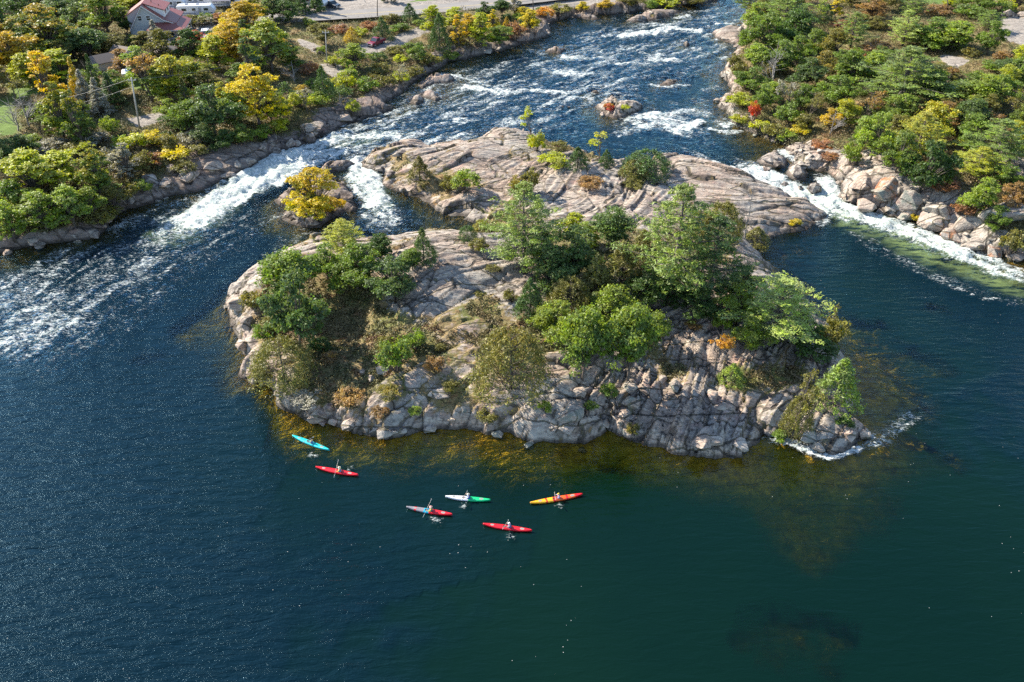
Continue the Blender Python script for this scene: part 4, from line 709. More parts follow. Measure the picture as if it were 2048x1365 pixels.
LEFT = [('maple', 105, 118, 140, 120, 'md', 1.0, 'tall maple with a fiery orange-red crown in the upper left wood'), ('oak', 18, 95, 80, 100, 'dk', 0, None), ('oak', 60, 60, 90, 80, 'dk', 0, None), ('maple', 220, 72, 90, 95, 'lm', 0, None), ('oak', 158, 62, 64, 62, 'bl', 0, None), ('oak', 185, 118, 92, 72, 'bl', 0, None), ('oak', 150, 118, 60, 60, 'dk', 0, None),
 ('maple', 32, 150, 110, 100, 'go', .5, 'golden-orange maple by the left edge under the fiery maple'), ('maple', 10, 110, 70, 70, 'go', .4, None), ('maple', 62, 175, 80, 80, 'yg', .4, None), ('poplar', 115, 160, 90, 70, 'yg', 0, None), ('spruce', 120, 172, 24, 58, 'dk', 0, None), ('spruce', 196, 195, 30, 92, 'dk', 0, 'dark spruce spire between grey half-dead spruces'), ('spruce', 228, 215, 52, 78, 'dk', 0, None), ('spruce', 105, 200, 22, 44, 'dk', 0, None), ('spruce', 150, 195, 24, 50, 'dk', 0, None),
 ('spruce', 178, 222, 44, 90, 'gy', 0, None), ('spruce', 205, 232, 46, 84, 'gy', 0, None), ('dead', 60, 258, 84, 96, 'gy', 0, None), ('dead', 35, 262, 70, 76, 'gy', 0, None), ('poplar', 128, 275, 66, 120, 'lm', .9, None), ('poplar', 168, 290, 64, 120, 'md', .7, None), ('poplar', 140, 262, 50, 90, 'yg', .4, None),
 ('thin', 305, 205, 100, 130, 'br', .4, 'half-bare brown-topped tree behind the tall pale pole'), ('poplar', 285, 175, 60, 90, 'lm', 0, None), ('maple', 352, 208, 105, 112, 'yg', .9, None), ('maple', 325, 205, 70, 80, 'md', 0, None), ('maple', 385, 175, 70, 70, 'lm', .6, None), ('oak', 432, 272, 112, 115, 'bl', 0, None), ('oak', 380, 270, 80, 80, 'md', 0, None), ('oak', 355, 260, 60, 56, 'bl', 0, None), ('oak', 470, 262, 70, 90, 'md', 0, None),
 ('maple', 520, 255, 118, 140, 'ye', .55, 'bright yellow maple with orange top near the rocky left shore'), ('maple', 545, 250, 60, 80, 'yg', .4, None), ('oak', 560, 238, 50, 60, 'md', 0, None), ('maple', 545, 145, 105, 118, 'lm', .3, 'big lime green maple between the driveway and the campers'), ('maple', 585, 140, 60, 60, 'md', .5, None), ('maple', 470, 125, 90, 90, 'go', .5, None), ('maple', 490, 75, 90, 80, 'go', .6, None), ('maple', 435, 140, 80, 80, 'yg', .5, None),
 ('maple', 455, 92, 50, 60, 'ye', .3, None), ('maple', 510, 50, 70, 66, 'yg', .3, None), ('oak', 545, 40, 60, 56, 'bl', 0, None), ('oak', 575, 45, 56, 50, 'dk', 0, None), ('maple', 420, 200, 60, 70, 'ol', 0, None), ('maple', 395, 90, 34, 34, 're', .8, None), ('maple', 365, 108, 26, 38, 're', 1, 'small red shrub tree beside the farmhouse porch'), ('oak', 380, 108, 40, 36, 'dk', .5, None), ('spruce', 315, 95, 40, 60, 'gy', 0, None),
 ('poplar', 290, 95, 50, 36, 'ol', 0, None), ('shrub', 272, 88, 30, 24, 'lm', 0, None), ('maple', 295, 14, 70, 40, 'go', 0, None), ('maple', 265, 14, 60, 40, 'yg', .3, None), ('shrub', 385, 52, 50, 28, 'ol', 0, None), ('shrub', 410, 50, 40, 24, 'gy', 0, None), ('shrub', 412, 46, 36, 26, 'md', 0, None), ('shrub', 440, 45, 44, 24, 'rs', 0, None),
 ('oak', 115, 30, 70, 50, 'bl', 0, None), ('oak', 90, 20, 60, 60, 'dk', 0, None), ('oak', 40, 30, 70, 60, 'md', .2, None), ('oak', 10, 30, 60, 70, 'dk', 0, None), ('maple', 60, 100, 50, 50, 'lm', .5, None), ('oak', 140, 90, 50, 50, 'dk', 0, None), ('maple', 80, 120, 70, 60, 'md', .4, None), ('oak', 255, 70, 36, 50, 'dk', 0, None), ('oak', 220, 100, 80, 40, 'ol', 0, None), ('maple', 250, 150, 60, 60, 'br', .3, None),
 # front of the left bank
 ('maple', 75, 400, 135, 125, 'yg', .0, 'broad yellow-green tree overhanging the lower left shore'), ('maple', 130, 372, 110, 90, 'yg', 0, None), ('maple', 35, 435, 90, 90, 'md', 0, None), ('maple', 95, 462, 110, 100, 'lm', 0, None), ('maple', 150, 452, 90, 100, 'lm', .0, None), ('maple', 205, 400, 84, 118, 'md', .7, 'green maple with orange tips at the head of the lower left shore'), ('maple', 30, 480, 80, 90, 'lm', 0, None), ('oak', 60, 360, 70, 70, 'md', 0, None),
 ('maple', 190, 440, 70, 80, 'lm', .1, None), ('maple', 228, 430, 60, 70, 'ol', .2, None), ('shrub', 205, 448, 66, 50, 'ol', .3, None), ('shrub', 265, 395, 50, 46, 'ol', 0, None), ('shrub', 285, 385, 44, 36, 'md', 0, None), ('poplar', 255, 355, 60, 80, 'gy', 0, None), ('shrub', 230, 330, 60, 50, 'gy', 0, None), ('shrub', 290, 340, 60, 50, 'ol', 0, None), ('shrub', 270, 300, 70, 44, 'yg', .3, None), ('shrub', 305, 290, 60, 40, 'ye', .2, None), ('shrub', 335, 300, 60, 44, 'ol', .2, None),
 ('shrub', 350, 320, 60, 40, 'ye', .2, None), ('shrub', 310, 330, 50, 36, 'rs', .3, None), ('shrub', 200, 290, 60, 34, 'gy', 0, None), ('shrub', 150, 305, 70, 34, 'ol', 0, None), ('shrub', 100, 300, 70, 30, 'gy', 0, None), ('shrub', 60, 290, 60, 30, 'lm', 0, None), ('oak', 20, 330, 60, 60, 'bl', 0, None), ('oak', 50, 310, 60, 50, 'bl', 0, None), ('shrub', 225, 270, 40, 50, 'lm', 0, None), ('shrub', 245, 300, 40, 40, 'lm', 0, None),
 ('thin', 10, 420, 60, 70, 'br', .5, None), ('shrub', 370, 345, 50, 34, 'ol', 0, None), ('shrub', 385, 290, 60, 40, 'gy', 0, None), ('shrub', 395, 310, 50, 30, 'ol', 0, None), ('oak', 410, 290, 60, 50, 'bl', 0, None), ('oak', 450, 300, 60, 50, 'dk', 0, None), ('oak', 490, 290, 60, 50, 'md', 0, None), ('shrub', 530, 280, 50, 40, 'md', 0, None), ('shrub', 560, 262, 50, 36, 'yg', .2, None),
 # middle of the left bank, towards the road
 ('cedar', 650, 202, 48, 76, 'dk', 0, 'dark green cedar in the middle of the rocky left shore'), ('maple', 708, 137, 66, 58, 'lm', .2, None), ('shrub', 706, 222, 30, 36, 'yg', 0, 'rounded light green bush alone on the pale shore rocks'), ('cedar', 765, 78, 42, 48, 'dk', .1, 'dark cedar beside the maroon pickup'), ('cedar', 820, 45, 36, 42, 'dk', 0, None), ('cedar', 705, 84, 34, 34, 'go', .2, None), ('oak', 650, 90, 44, 36, 'ol', 0, None), ('cedar', 880, 100, 44, 76, 'dk', 0, None),
 ('maple', 870, 78, 50, 72, 'yg', 0, None), ('poplar', 908, 60, 50, 50, 'yg', .0, None), ('poplar', 918, 92, 34, 66, 'go', 0, 'golden upright tree on the bend of the left shore'), ('poplar', 940, 84, 40, 60, 'go', .2, None), ('maple', 962, 92, 60, 76, 'yg', .1, None), ('poplar', 985, 66, 30, 50, 'ye', .2, None), ('oak', 972, 40, 40, 40, 'dk', 0, None), ('maple', 1000, 88, 60, 44, 'md', .2, None), ('shrub', 1030, 82, 44, 46, 'rs', .3, None), ('maple', 1060, 66, 50, 52, 'ye', .4, None),
 ('maple', 1045, 34, 34, 24, 'ye', 0, None), ('shrub', 1090, 36, 40, 28, 'or', .3, None), ('oak', 1005, 32, 40, 36, 'dk', 0, None), ('poplar', 1030, 30, 30, 40, 'gy', 0, None), ('maple', 1165, 22, 34, 24, 'ye', 0, None), ('shrub', 1120, 26, 50, 24, 'ol', 0, None), ('maple', 1210, 16, 34, 24, 'go', .2, None), ('oak', 1260, 20, 50, 34, 'ol', 0, None), ('shrub', 1330, 12, 60, 28, 'yg', .2, None), ('shrub', 1300, 18, 40, 24, 'md', 0, None), ('oak', 1385, 6, 50, 30, 'ol', 0, None),
 ('shrub', 900, 120, 40, 22, 'md', 0, None), ('shrub', 860, 132, 50, 34, 'ol', 0, None), ('shrub', 835, 125, 44, 44, 'md', 0, None), ('shrub', 830, 155, 40, 30, 'ol', .2, None), ('shrub', 800, 165, 44, 30, 'yg', .3, None), ('shrub', 770, 175, 50, 34, 'ol', 0, None), ('shrub', 735, 185, 50, 40, 'md', 0, None), ('shrub', 690, 180, 50, 44, 'yg', .2, None), ('shrub', 700, 160, 44, 30, 'lm', 0, None), ('thin', 800, 170, 40, 50, 'gy', 0, None), ('dead', 682, 214, 34, 36, 'gy', 0, None),
 ('thin', 615, 225, 50, 66, 'gy', 0, None), ('shrub', 640, 210, 50, 36, 'lm', 0, None), ('shrub', 600, 215, 60, 40, 'yg', .2, None), ('dead', 590, 165, 60, 50, 'gy', 0, None), ('shrub', 620, 150, 44, 34, 'rs', 0, None), ('shrub', 760, 145, 50, 28, 'ol', 0, None), ('shrub', 790, 110, 40, 26, 'ol', 0, None), ('shrub', 720, 72, 34, 22, 'yg', .2, None), ('shrub', 680, 66, 50, 18, 'rs', 0, None), ('shrub', 740, 58, 40, 22, 'rs', .2, None), ('shrub', 800, 64, 50, 22, 'md', 0, None), ('shrub', 840, 52, 40, 20, 'lm', 0, None),
 ('shrub', 780, 48, 50, 26, 'ol', .3, None), ('shrub', 640, 62, 50, 16, 'ol', 0, None), ('shrub', 668, 132, 40, 26, 'yg', .2, None), ('spruce', 605, 30, 34, 60, 'dk', 0, None), ('spruce', 635, 24, 30, 60, 'dk', 0, None), ('oak', 590, 20, 50, 44, 'dk', 0, None), ('oak', 775, 4, 26, 20, 'dk', 0, None), ('oak', 790, 6, 24, 26, 'dk', 0, None)]
for a in LEFT:
    a = list(a); a[6] *= .75 if a[7] else .5; plant(*a)
RIGHT = [('pine', 1800, 215, 190, 140, 'pn', .1, 'dominant white pine in the middle of the right wood'), ('oak', 1862, 215, 120, 90, 'dk', 0, None), ('oak', 1900, 100, 120, 70, 'bl', 0, None), ('oak', 1855, 95, 110, 70, 'md', 0, None), ('oak', 1820, 78, 60, 50, 'ol', 0, None), ('oak', 1975, 112, 60, 76, 'md', 0, None), ('pine', 1822, 32, 60, 50, 'pn', 0, None), ('pine', 1975, 62, 60, 46, 'pn', 0, None), ('shrub', 1945, 36, 80, 26, 'md', 0, None), ('oak', 1960, 26, 60, 50, 'dk', 0, None),
 ('pine', 1805, 92, 70, 76, 'pl', 0, None), ('pine', 1700, 100, 80, 80, 'pn', .1, None), ('oak', 1660, 130, 80, 80, 'ol', .2, None), ('pine', 1560, 60, 110, 90, 'pn', 0, 'dark layered pine where the river bends at the top'), ('oak', 1580, 100, 110, 90, 'dk', 0, None), ('oak', 1530, 110, 100, 90, 'md', 0, None), ('oak', 1510, 70, 80, 70, 'bl', 0, None), ('oak', 1560, 150, 90, 80, 'md', 0, None), ('oak', 1510, 150, 80, 70, 'bl', 0, None), ('oak', 1500, 185, 80, 60, 'md', 0, None),
 ('oak', 1745, 40, 70, 50, 'br', .2, None), ('oak', 1768, 20, 60, 50, 'ol', .2, None), ('poplar', 1670, 36, 30, 44, 'ye', .4, None), ('cedar', 1650, 45, 40, 40, 'dk', 0, None), ('oak', 1755, 62, 60, 34, 'dk', 0, None), ('oak', 1720, 56, 60, 34, 'ol', 0, None), ('oak', 1640, 160, 70, 66, 'ol', .5, None), ('oak', 1700, 175, 110, 90, 'md', 0, None), ('oak', 1740, 165, 90, 70, 'bl', 0, None), ('oak', 1610, 175, 80, 70, 'bl', 0, None),
 ('dead', 1540, 180, 60, 100, 'gy', 0, 'leaning dead tree above the reeds of the right shore'), ('oak', 1670, 215, 90, 76, 'md', 0, None), ('oak', 1600, 220, 70, 60, 'md', 0, None), ('thin', 1573, 225, 60, 80, 'gy', 0, None), ('thin', 1618, 240, 60, 70, 'ol', 0, None), ('shrub', 1575, 246, 60, 50, 'md', 0, None), ('shrub', 1605, 262, 50, 44, 'dk', 0, None), ('shrub', 1507, 240, 26, 50, 're', .9, 'orange-red shrub beside the grassy bend of the right shore'), ('shrub', 1480, 215, 60, 40, 'yg', 0, None), ('shrub', 1490, 180, 50, 40, 'lm', 0, None),
 ('shrub', 1475, 160, 44, 44, 'ol', 0, None), ('shrub', 1468, 140, 40, 40, 'ol', 0, None), ('shrub', 1478, 250, 40, 30, 'yg', .3, None), ('shrub', 1520, 265, 50, 34, 'yg', .2, None), ('shrub', 1550, 278, 50, 40, 'ol', 0, None), ('shrub', 1575, 285, 44, 36, 'lm', 0, None), ('shrub', 1600, 270, 44, 30, 'ye', .2, None), ('dead', 1660, 275, 60, 70, 'gy', 0, None), ('shrub', 1645, 295, 50, 24, 'rs', 0, None), ('shrub', 1660, 318, 40, 20, 'rs', .2, None),
 ('oak', 1740, 320, 90, 110, 'bl', 0, None), ('maple', 1720, 300, 60, 80, 'md', 0, None), ('shrub', 1700, 330, 44, 60, 'lm', 0, 'bright light green shrub above the right chute'), ('pine', 1830, 320, 110, 110, 'yg', .6, 'golden-tinged pine on the slope above the right chute'), ('oak', 1850, 290, 120, 100, 'yg', .5, None), ('oak', 1790, 345, 90, 100, 'md', .1, None), ('oak', 1842, 410, 110, 130, 'dk', 0, 'dark oak with a pale trunk rising behind the angular boulders'), ('pine', 1985, 330, 130, 110, 'pn', 0, None), ('pine', 1950, 350, 90, 70, 'yg', .3, None),
 ('oak', 1935, 265, 90, 80, 'bl', 0, None), ('oak', 1960, 215, 100, 76, 'bl', 0, None), ('oak', 1925, 205, 90, 70, 'md', 0, None), ('oak', 1998, 200, 70, 60, 'md', 0, None), ('oak', 2035, 180, 60, 80, 'dk', 0, None), ('oak', 2040, 260, 60, 60, 'md', .2, None), ('oak', 2020, 290, 60, 60, 'yg', .3, None), ('oak', 1880, 245, 80, 60, 'dk', 0, None), ('oak', 1780, 250, 90, 66, 'md', .1, None), ('thin', 1730, 245, 70, 80, 'br', .4, None), ('oak', 1690, 250, 70, 60, 'yg', .3, None), ('oak', 1660, 260, 50, 50, 'go', .2, None),
 ('oak', 1790, 290, 80, 70, 'ol', 0, None), ('oak', 1950, 430, 86, 90, 'lm', 0, None), ('oak', 1985, 460, 60, 60, 'md', 0, None), ('shrub', 2025, 500, 60, 66, 'ol', .1, 'olive bush hanging over the chute at the right edge'), ('oak', 1880, 370, 60, 50, 'dk', 0, None), ('shrub', 1890, 385, 60, 40, 'rs', 0, None), ('shrub', 1920, 430, 50, 40, 'rs', .2, None), ('shrub', 1828, 440, 24, 20, 'ye', .4, None), ('dead', 1960, 345, 70, 50, 'gy', 0, None), ('oak', 2010, 370, 60, 50, 'md', 0, None), ('oak', 1745, 270, 60, 50, 'md', 0, None),
 ('oak', 2040, 128, 50, 44, 'yg', 0, None), ('oak', 2010, 150, 70, 40, 'bl', 0, None), ('oak', 1880, 155, 90, 34, 'dk', 0, None), ('shrub', 1990, 140, 60, 26, 'dk', 0, None), ('shrub', 2000, 25, 60, 34, 'bl', 0, None), ('oak', 2030, 22, 60, 50, 'yg', .3, None), ('poplar', 1896, 20, 30, 30, 'yg', 0, None), ('oak', 1700, 14, 60, 40, 'ol', 0, None), ('oak', 1800, 14, 50, 44, 'dk', 0, None), ('shrub', 1880, 30, 60, 20, 'br', 0, None), ('shrub', 1850, 24, 50, 18, 'br', 0, None), ('oak', 1925, 14, 60, 40, 'md', 0, None),
 ('pine', 1500, 20, 60, 46, 'pn', 0, None), ('oak', 1530, 20, 50, 34, 'bl', 0, None), ('oak', 1595, 40, 50, 50, 'dk', 0, None), ('oak', 1490, 100, 50, 60, 'md', 0, None), ('oak', 1620, 120, 60, 70, 'md', .1, None), ('oak', 1590, 135, 70, 70, 'dk', 0, None), ('oak', 1545, 205, 60, 50, 'lm', 0, None), ('shrub', 1720, 120, 60, 30, 'rs', 0, None), ('shrub', 1750, 100, 60, 24, 'br', 0, None), ('shrub', 1690, 60, 60, 24, 'rs', 0, None), ('oak', 1760, 130, 60, 44, 'md', 0, None), ('oak', 1835, 150, 50, 40, 'md', 0, None)]
rk = 0
for a in RIGHT:
    a = list(a); rk += 1
    if a[5] == 'dk' and not a[7] and rk % 3: a[5] = ('md', 'ol')[rk % 2]
    if a[5] == 'bl' and not a[7] and rk % 2: a[5] = 'lm'
    if a[0] == 'oak': a[3] *= .9
    plant(*a)
# the rest of the wooded banks, filled in between the trees above
HOUSE_PX = (305, 70)
KEEP = [(*hit(a, b)[:2], r) for a, b, r in [(305, 66, 10), (330, 60, 9), (408, 72, 6), (385, 66, 6), (752, 88, 6), (652, 20, 8), (350, 26, 9), (385, 30, 10), (400, 42, 7), (430, 18, 9), (470, 16, 9), (370, 46, 6), (400, 36, 6), (265, 160, 5), (345, 112, 4), (213, 130, 5), (278, 256, 3), (2020, 80, 8), (690, 30, 6)]]
BANDS = [(0, ['oak', 'maple', 'maple', 'poplar', 'shrub', 'shrub', 'cedar', 'spruce', 'thin'], ['dk', 'md', 'lm', 'yg', 'md', 'go', 'bl', 'ol', 'lm']), (1, ['oak', 'oak', 'pine', 'shrub', 'shrub', 'shrub', 'thin', 'cedar'], ['md', 'ol', 'yg', 'lm', 'md', 'br', 'lm'])]
frng = random.Random(99); nfill = 0; tries = 0
while nfill < 330 and tries < 30000:
    tries += 1
    px = frng.uniform(-60, 2110); py = frng.uniform(-70, 520); x, y = unproj(px, py, 4.0)
    lb = int(grid(LAB, x, y))
    if lb > 1 or grid(SD, x, y) < 5 or grid(GRV, x, y) > .05 or grid(LWN, x, y) > .1 or grid(SOIL, x, y) < .35: continue
    if 560 < px < 1000 and 8 < py < 60: continue
    kinds, cols = BANDS[lb][1:]
    if lb == 0 and px < 620 and py < 230 and frng.random() < .3: continue
    k = frng.choice(kinds)
    if lb == 0 and 580 < px < 1100: k = 'shrub'
    if lb == 1 and (1640 < px < 2048) and py < 165:
        if frng.random() < .8: continue
        k = 'shrub'
    if k == 'shrub' and sum(r['kind'] == 'shrub' for r in REC) > 292: k = frng.choice(['thin', 'cedar']) if not 580 < px < 1100 else 'cedar'
    if k in ('cedar', 'spruce') and not frng.random() < .5: continue
    wd = frng.uniform(2.4, 4.8) if k == 'shrub' else frng.uniform(4.5, 8)
    if k == 'pine': wd = frng.uniform(8, 12)
    if any((x - r['x']) ** 2 + (y - r['y']) ** 2 < ((wd * .5 + r['r']) * .66) ** 2 for r in REC): continue
    if any((x - a) ** 2 + (y - b) ** 2 < (c + wd * .5) ** 2 for a, b, c in KEEP): continue
    if k in ('cedar', 'spruce'): wd *= .5
    h = {'shrub': .65, 'cedar': 1.3, 'spruce': 2.6, 'pine': 1.35, 'oak': 1.0, 'maple': 1.15, 'poplar': 1.6, 'thin': 1.1}[k] * wd * frng.uniform(.85, 1.15)
    plant(k, 0, 0, wd, h, frng.choice(cols), frng.choice([0, 0, 0, 0, .4]) if lb == 0 else frng.choice([0, 0, .2]), pos=(x, y, Hgt(x, y))); nfill += 1
# ------------------------------------------------------------------ low growth: heath, grass and seedlings on every patch of soil
def undergrowth():
    rng = np.random.default_rng(5); C = []; 
    n = 170000; px = rng.uniform(-80, 2130, n); py = -60 + 980 * rng.random(n) ** 1.0
    X, Y = unproj(px, py, 3.0)
    i = np.clip(np.searchsorted(xs, X), 0, len(xs) - 1); j = np.clip(np.searchsorted(ys, Y), 0, len(ys) - 1)
    nz = fbm(X * .25, Y * .25, 3, 300)
    so = SOIL[j, i] + nz * .35
    isl = LAB[j, i] == 2
    thr = np.where(isl, .40, .28)
    ok = (so > thr) & (SD[j, i] > 1.0) & (GRV[j, i] < .15) & (LWN[j, i] < .25) & ((np.abs(X) < 230) & (Y < 340)) & ((~isl) | (rng.random(n) < .5))
    # reeds along the bend of the right shore and the left bend
    for a, b, r in ((1530, 262, 5), (1480, 240, 4), (1575, 285, 4), (915, 118, 5), (945, 112, 4)):
        cx, cy = W(a, b); ok |= ((X - cx) ** 2 + (Y - cy) ** 2 < r * r) & (SD[j, i] > .2)
    X, Y, i, j, isl = X[ok], Y[ok], i[ok], j[ok], isl[ok]; Z = Zt[j, i]
    cls = vn(X * .3, Y * .3, 77); hgt = np.where(isl, .10 + .22 * cls, .25 + 1.0 * cls ** 2)
    rad = np.where(isl, .25 + .3 * rng.random(len(X)), .45 + .6 * rng.random(len(X)))
    C = np.stack([X, Y, Z + hgt * .4], 1); Rr = np.stack([rad, rad, hgt], 1)
    k = 12
    V, Fq, ci = leafcloud(rng, C, Rr, k, .15, asp=.5, up=.3)
    o = mesh_np('undergrowth', V, Fq, M['under'], attrs={'rnd': rng.random(len(Fq))})
    tag(o, 'low rusty and green heath, grass and seedlings covering the soil between the trees', 'undergrowth', kind='stuff')
undergrowth()
# ------------------------------------------------------------------ boulders
def boulder_mesh(seed):
    rd = random.Random(seed); bm = bmesh.new()
    for i in range(15):
        v = Vector((rd.gauss(0, 1), rd.gauss(0, 1), rd.gauss(0, 1))).normalized() * rd.uniform(.85, 1.12); bm.verts.new(v)
    bmesh.ops.convex_hull(bm, input=list(bm.verts)); loose = [v for v in bm.verts if not v.link_faces]; bmesh.ops.delete(bm, geom=loose, context='VERTS')
    bmesh.ops.dissolve_limit(bm, angle_limit=R_(16), verts=list(bm.verts), edges=list(bm.edges))
    bmesh.ops.bevel(bm, geom=list(bm.edges), offset=.07, segments=2, affect='EDGES', profile=.6); bmesh.ops.triangulate(bm, faces=list(bm.faces)); bmesh.ops.subdivide_edges(bm, edges=[e for e in bm.edges if e.calc_length() > .3], cuts=2, use_grid_fill=True); bmesh.ops.triangulate(bm, faces=list(bm.faces))
    P = np.array([v.co[:] for v in bm.verts]); n1 = fbm(P[:, 0] * 3 + P[:, 2] * 2, P[:, 1] * 3 - P[:, 2] * 2, 4, seed)
    for v, k in zip(bm.verts, n1): v.co *= 1 + .07 * float(k)
    me = bpy.data.meshes.new('boulder'); bm.to_mesh(me); bm.free(); me.materials.append(M['rock']); return me
BM = [boulder_mesh(s) for s in range(201, 210)]
BREC = []; brng = random.Random(3)
def boulder(px, py, w, hf=.6, df=.8, mat='rock', label=None, rot=None, sink=.35, ji=None, pos=None):
    if pos is None:
        x, y, z = hit(px, py); s = F_PX / depth_at(x, y, z); Wm = w / s
    else: x, y, z = pos; Wm = w
    me = BM[brng.randrange(len(BM)) if ji is None else ji]
    o = bpy.data.objects.new('boulder', me); COL.objects.link(o)
    o.scale = (Wm * .55, Wm * .55 * df, Wm * .55 * hf); o.rotation_euler = (brng.uniform(-.2, .2), brng.uniform(-.2, .2), brng.uniform(0, 6.28) if rot is None else rot)
    o.location = (x, y, z + Wm * .5 * hf * (1 - sink * 2))
    if mat != 'rock': o.material_slots[0].link = 'OBJECT'; o.material_slots[0].material = M[mat]
    tag(o, cat='rock'); q = proj(x, y, z)
    BREC.append(dict(o=o, kind='boulder', col=mat, px=q[0], py=q[1], size=Wm, Hm=Wm * hf, tip=0, label=label, x=x, y=y, r=Wm * .5)); return o
for a in [(1812, 420, 56, .85, .8, 'rock_grey', 'grey angular boulder with an orange lichen foot beside the chute', .5), (1768, 402, 68, .75, .8, 'rock_orange', 'big orange-streaked boulder leaning beside the grey angular one', .2), (1772, 375, 56, .5, .8, 'rock_grey', None), (1720, 385, 70, .4, .8, 'rock', None), (1735, 402, 60, .35, .7, 'rock', None), (1862, 452, 60, .6, .8, 'rock', None), (1905, 478, 56, .55, .8, 'rock_orange', None),
          (1885, 430, 70, .55, .8, 'rock', None), (1940, 495, 52, .6, .8, 'rock', None), (1985, 505, 44, .6, .8, 'rock_orange', None), (2030, 516, 40, .5, .8, 'rock_dark', None), (2000, 430, 110, .5, .7, 'rock_grey', 'smooth grey outcrop at the right edge under the wood'), (2040, 400, 70, .6, .8, 'rock_grey', None), (1592, 345, 40, .5, .8, 'rock_dark', None), (1630, 378, 34, .5, .8, 'rock_dark', None), (1568, 372, 18, .8, .8, 'rock_dark', None), (1600, 378, 15, .6, .8, 'rock_dark', None),
          (1540, 322, 30, .4, .6, 'rock', None), (1530, 340, 20, .6, .8, 'rock_dark', None), (1555, 330, 24, .6, .8, 'rock_dark', None), (1545, 315, 26, .4, .5, 'rock', None), (1260, 775, 40, .5, .8, 'rock_grey', 'flat grey boulder uppermost of the shaded boulder pile'), (1262, 808, 38, .6, .9, 'rock_grey', 'pointed grey slab lowest of the shaded boulder pile'), (1290, 780, 36, .5, .8, 'rock', None), (1238, 785, 22, .6, .8, 'rock', None), (1228, 805, 24, .6, .8, 'rock_grey', None),
          (1245, 830, 26, .6, .8, 'rock', None), (1350, 775, 40, .5, .7, 'rock_grey', None), (1325, 760, 24, .6, .8, 'rock', None), (1425, 795, 34, .6, .8, 'rock', None), (1445, 815, 26, .6, .8, 'rock', None), (1140, 830, 60, .6, .8, 'rock_grey', 'large bluish rock face at the foot of the island, under the lime bush'), (1130, 865, 56, .5, .8, 'rock', None), (1155, 790, 36, .6, .8, 'rock', None), (765, 745, 36, .5, .7, 'rock', 'pale flat-topped boulder in the heath of the island hollow'), (742, 758, 24, .5, .7, 'rock', None),
          (725, 745, 22, .4, .6, 'rock', None), (635, 835, 44, .7, .8, 'rock', None), (668, 845, 30, .6, .8, 'rock', None), (645, 849, 16, .5, .8, 'rock', None), (700, 850, 40, .6, .8, 'rock', None), (790, 865, 22, .6, .7, 'rock', None), (805, 862, 26, .6, .7, 'rock', None), (770, 868, 40, .5, .6, 'rock', None), (860, 858, 30, .5, .7, 'rock', None), (880, 790, 44, .6, .8, 'rock', None), (495, 648, 40, .7, .8, 'rock', 'rounded pinkish boulder on the left tip of the island'), (488, 690, 36, .7, .8, 'rock', None), (475, 610, 50, .6, .8, 'rock', None),
          (500, 745, 30, .3, .8, 'rock', None), (1410, 885, 90, .35, .5, 'rock', None), (1480, 890, 50, .4, .7, 'rock', None), (1620, 875, 60, .4, .6, 'rock_grey', None), (1700, 870, 40, .4, .6, 'rock', None), (1700, 790, 34, .6, .8, 'rock', None), (300, 365, 36, .7, .8, 'rock_dark', None), (260, 400, 40, .5, .8, 'rock_dark', None), (330, 372, 44, .5, .7, 'rock_dark', None), (380, 350, 60, .4, .6, 'rock', None), (430, 335, 50, .4, .6, 'rock', None), (345, 340, 30, .6, .8, 'rock_dark', None), (185, 470, 44, .4, .6, 'rock_dark', None),
          (460, 350, 40, .35, .5, 'rock_dark', None), (625, 262, 60, .5, .7, 'rock', 'big wedge-shaped rock on the left bank at the head of the falls'), (540, 285, 44, .4, .6, 'rock_dark', None), (690, 240, 40, .3, .6, 'rock', None), (1125, 215, 6, .9, .9, 'rock_dark', 'small round dark rock alone in the blue upper river'), (1138, 215, 8, .5, .6, 'rock_dark', None), (820, 200, 20, .4, .6, 'rock', None), (800, 312, 34, .3, .5, 'rock_dark', None), (780, 350, 26, .4, .6, 'rock_dark', None), (760, 340, 20, .6, .7, 'rock_dark', None),
          (690, 395, 40, .5, .8, 'rock_dark', None), (600, 435, 30, .5, .8, 'rock_dark', None), (625, 450, 30, .5, .8, 'rock_dark', None), (2018, 32, 34, .8, .9, 'rock_dark', 'dark boulder standing beside the gravel lot'), (2045, 34, 26, .6, .9, 'rock', None), (620, 50, 14, .6, .8, 'rock_dark', None), (680, 54, 16, .5, .8, 'rock_dark', None), (640, 108, 20, .5, .8, 'rock_dark', None), (632, 100, 14, .5, .8, 'rock_dark', None), (1300, 28, 14, .5, .8, 'rock', None), (1450, 78, 18, .4, .7, 'rock', None)]:
    lab_ = a[6]; boulder(*a[:6], label=lab_, rot=a[7] if len(a) > 7 else None)
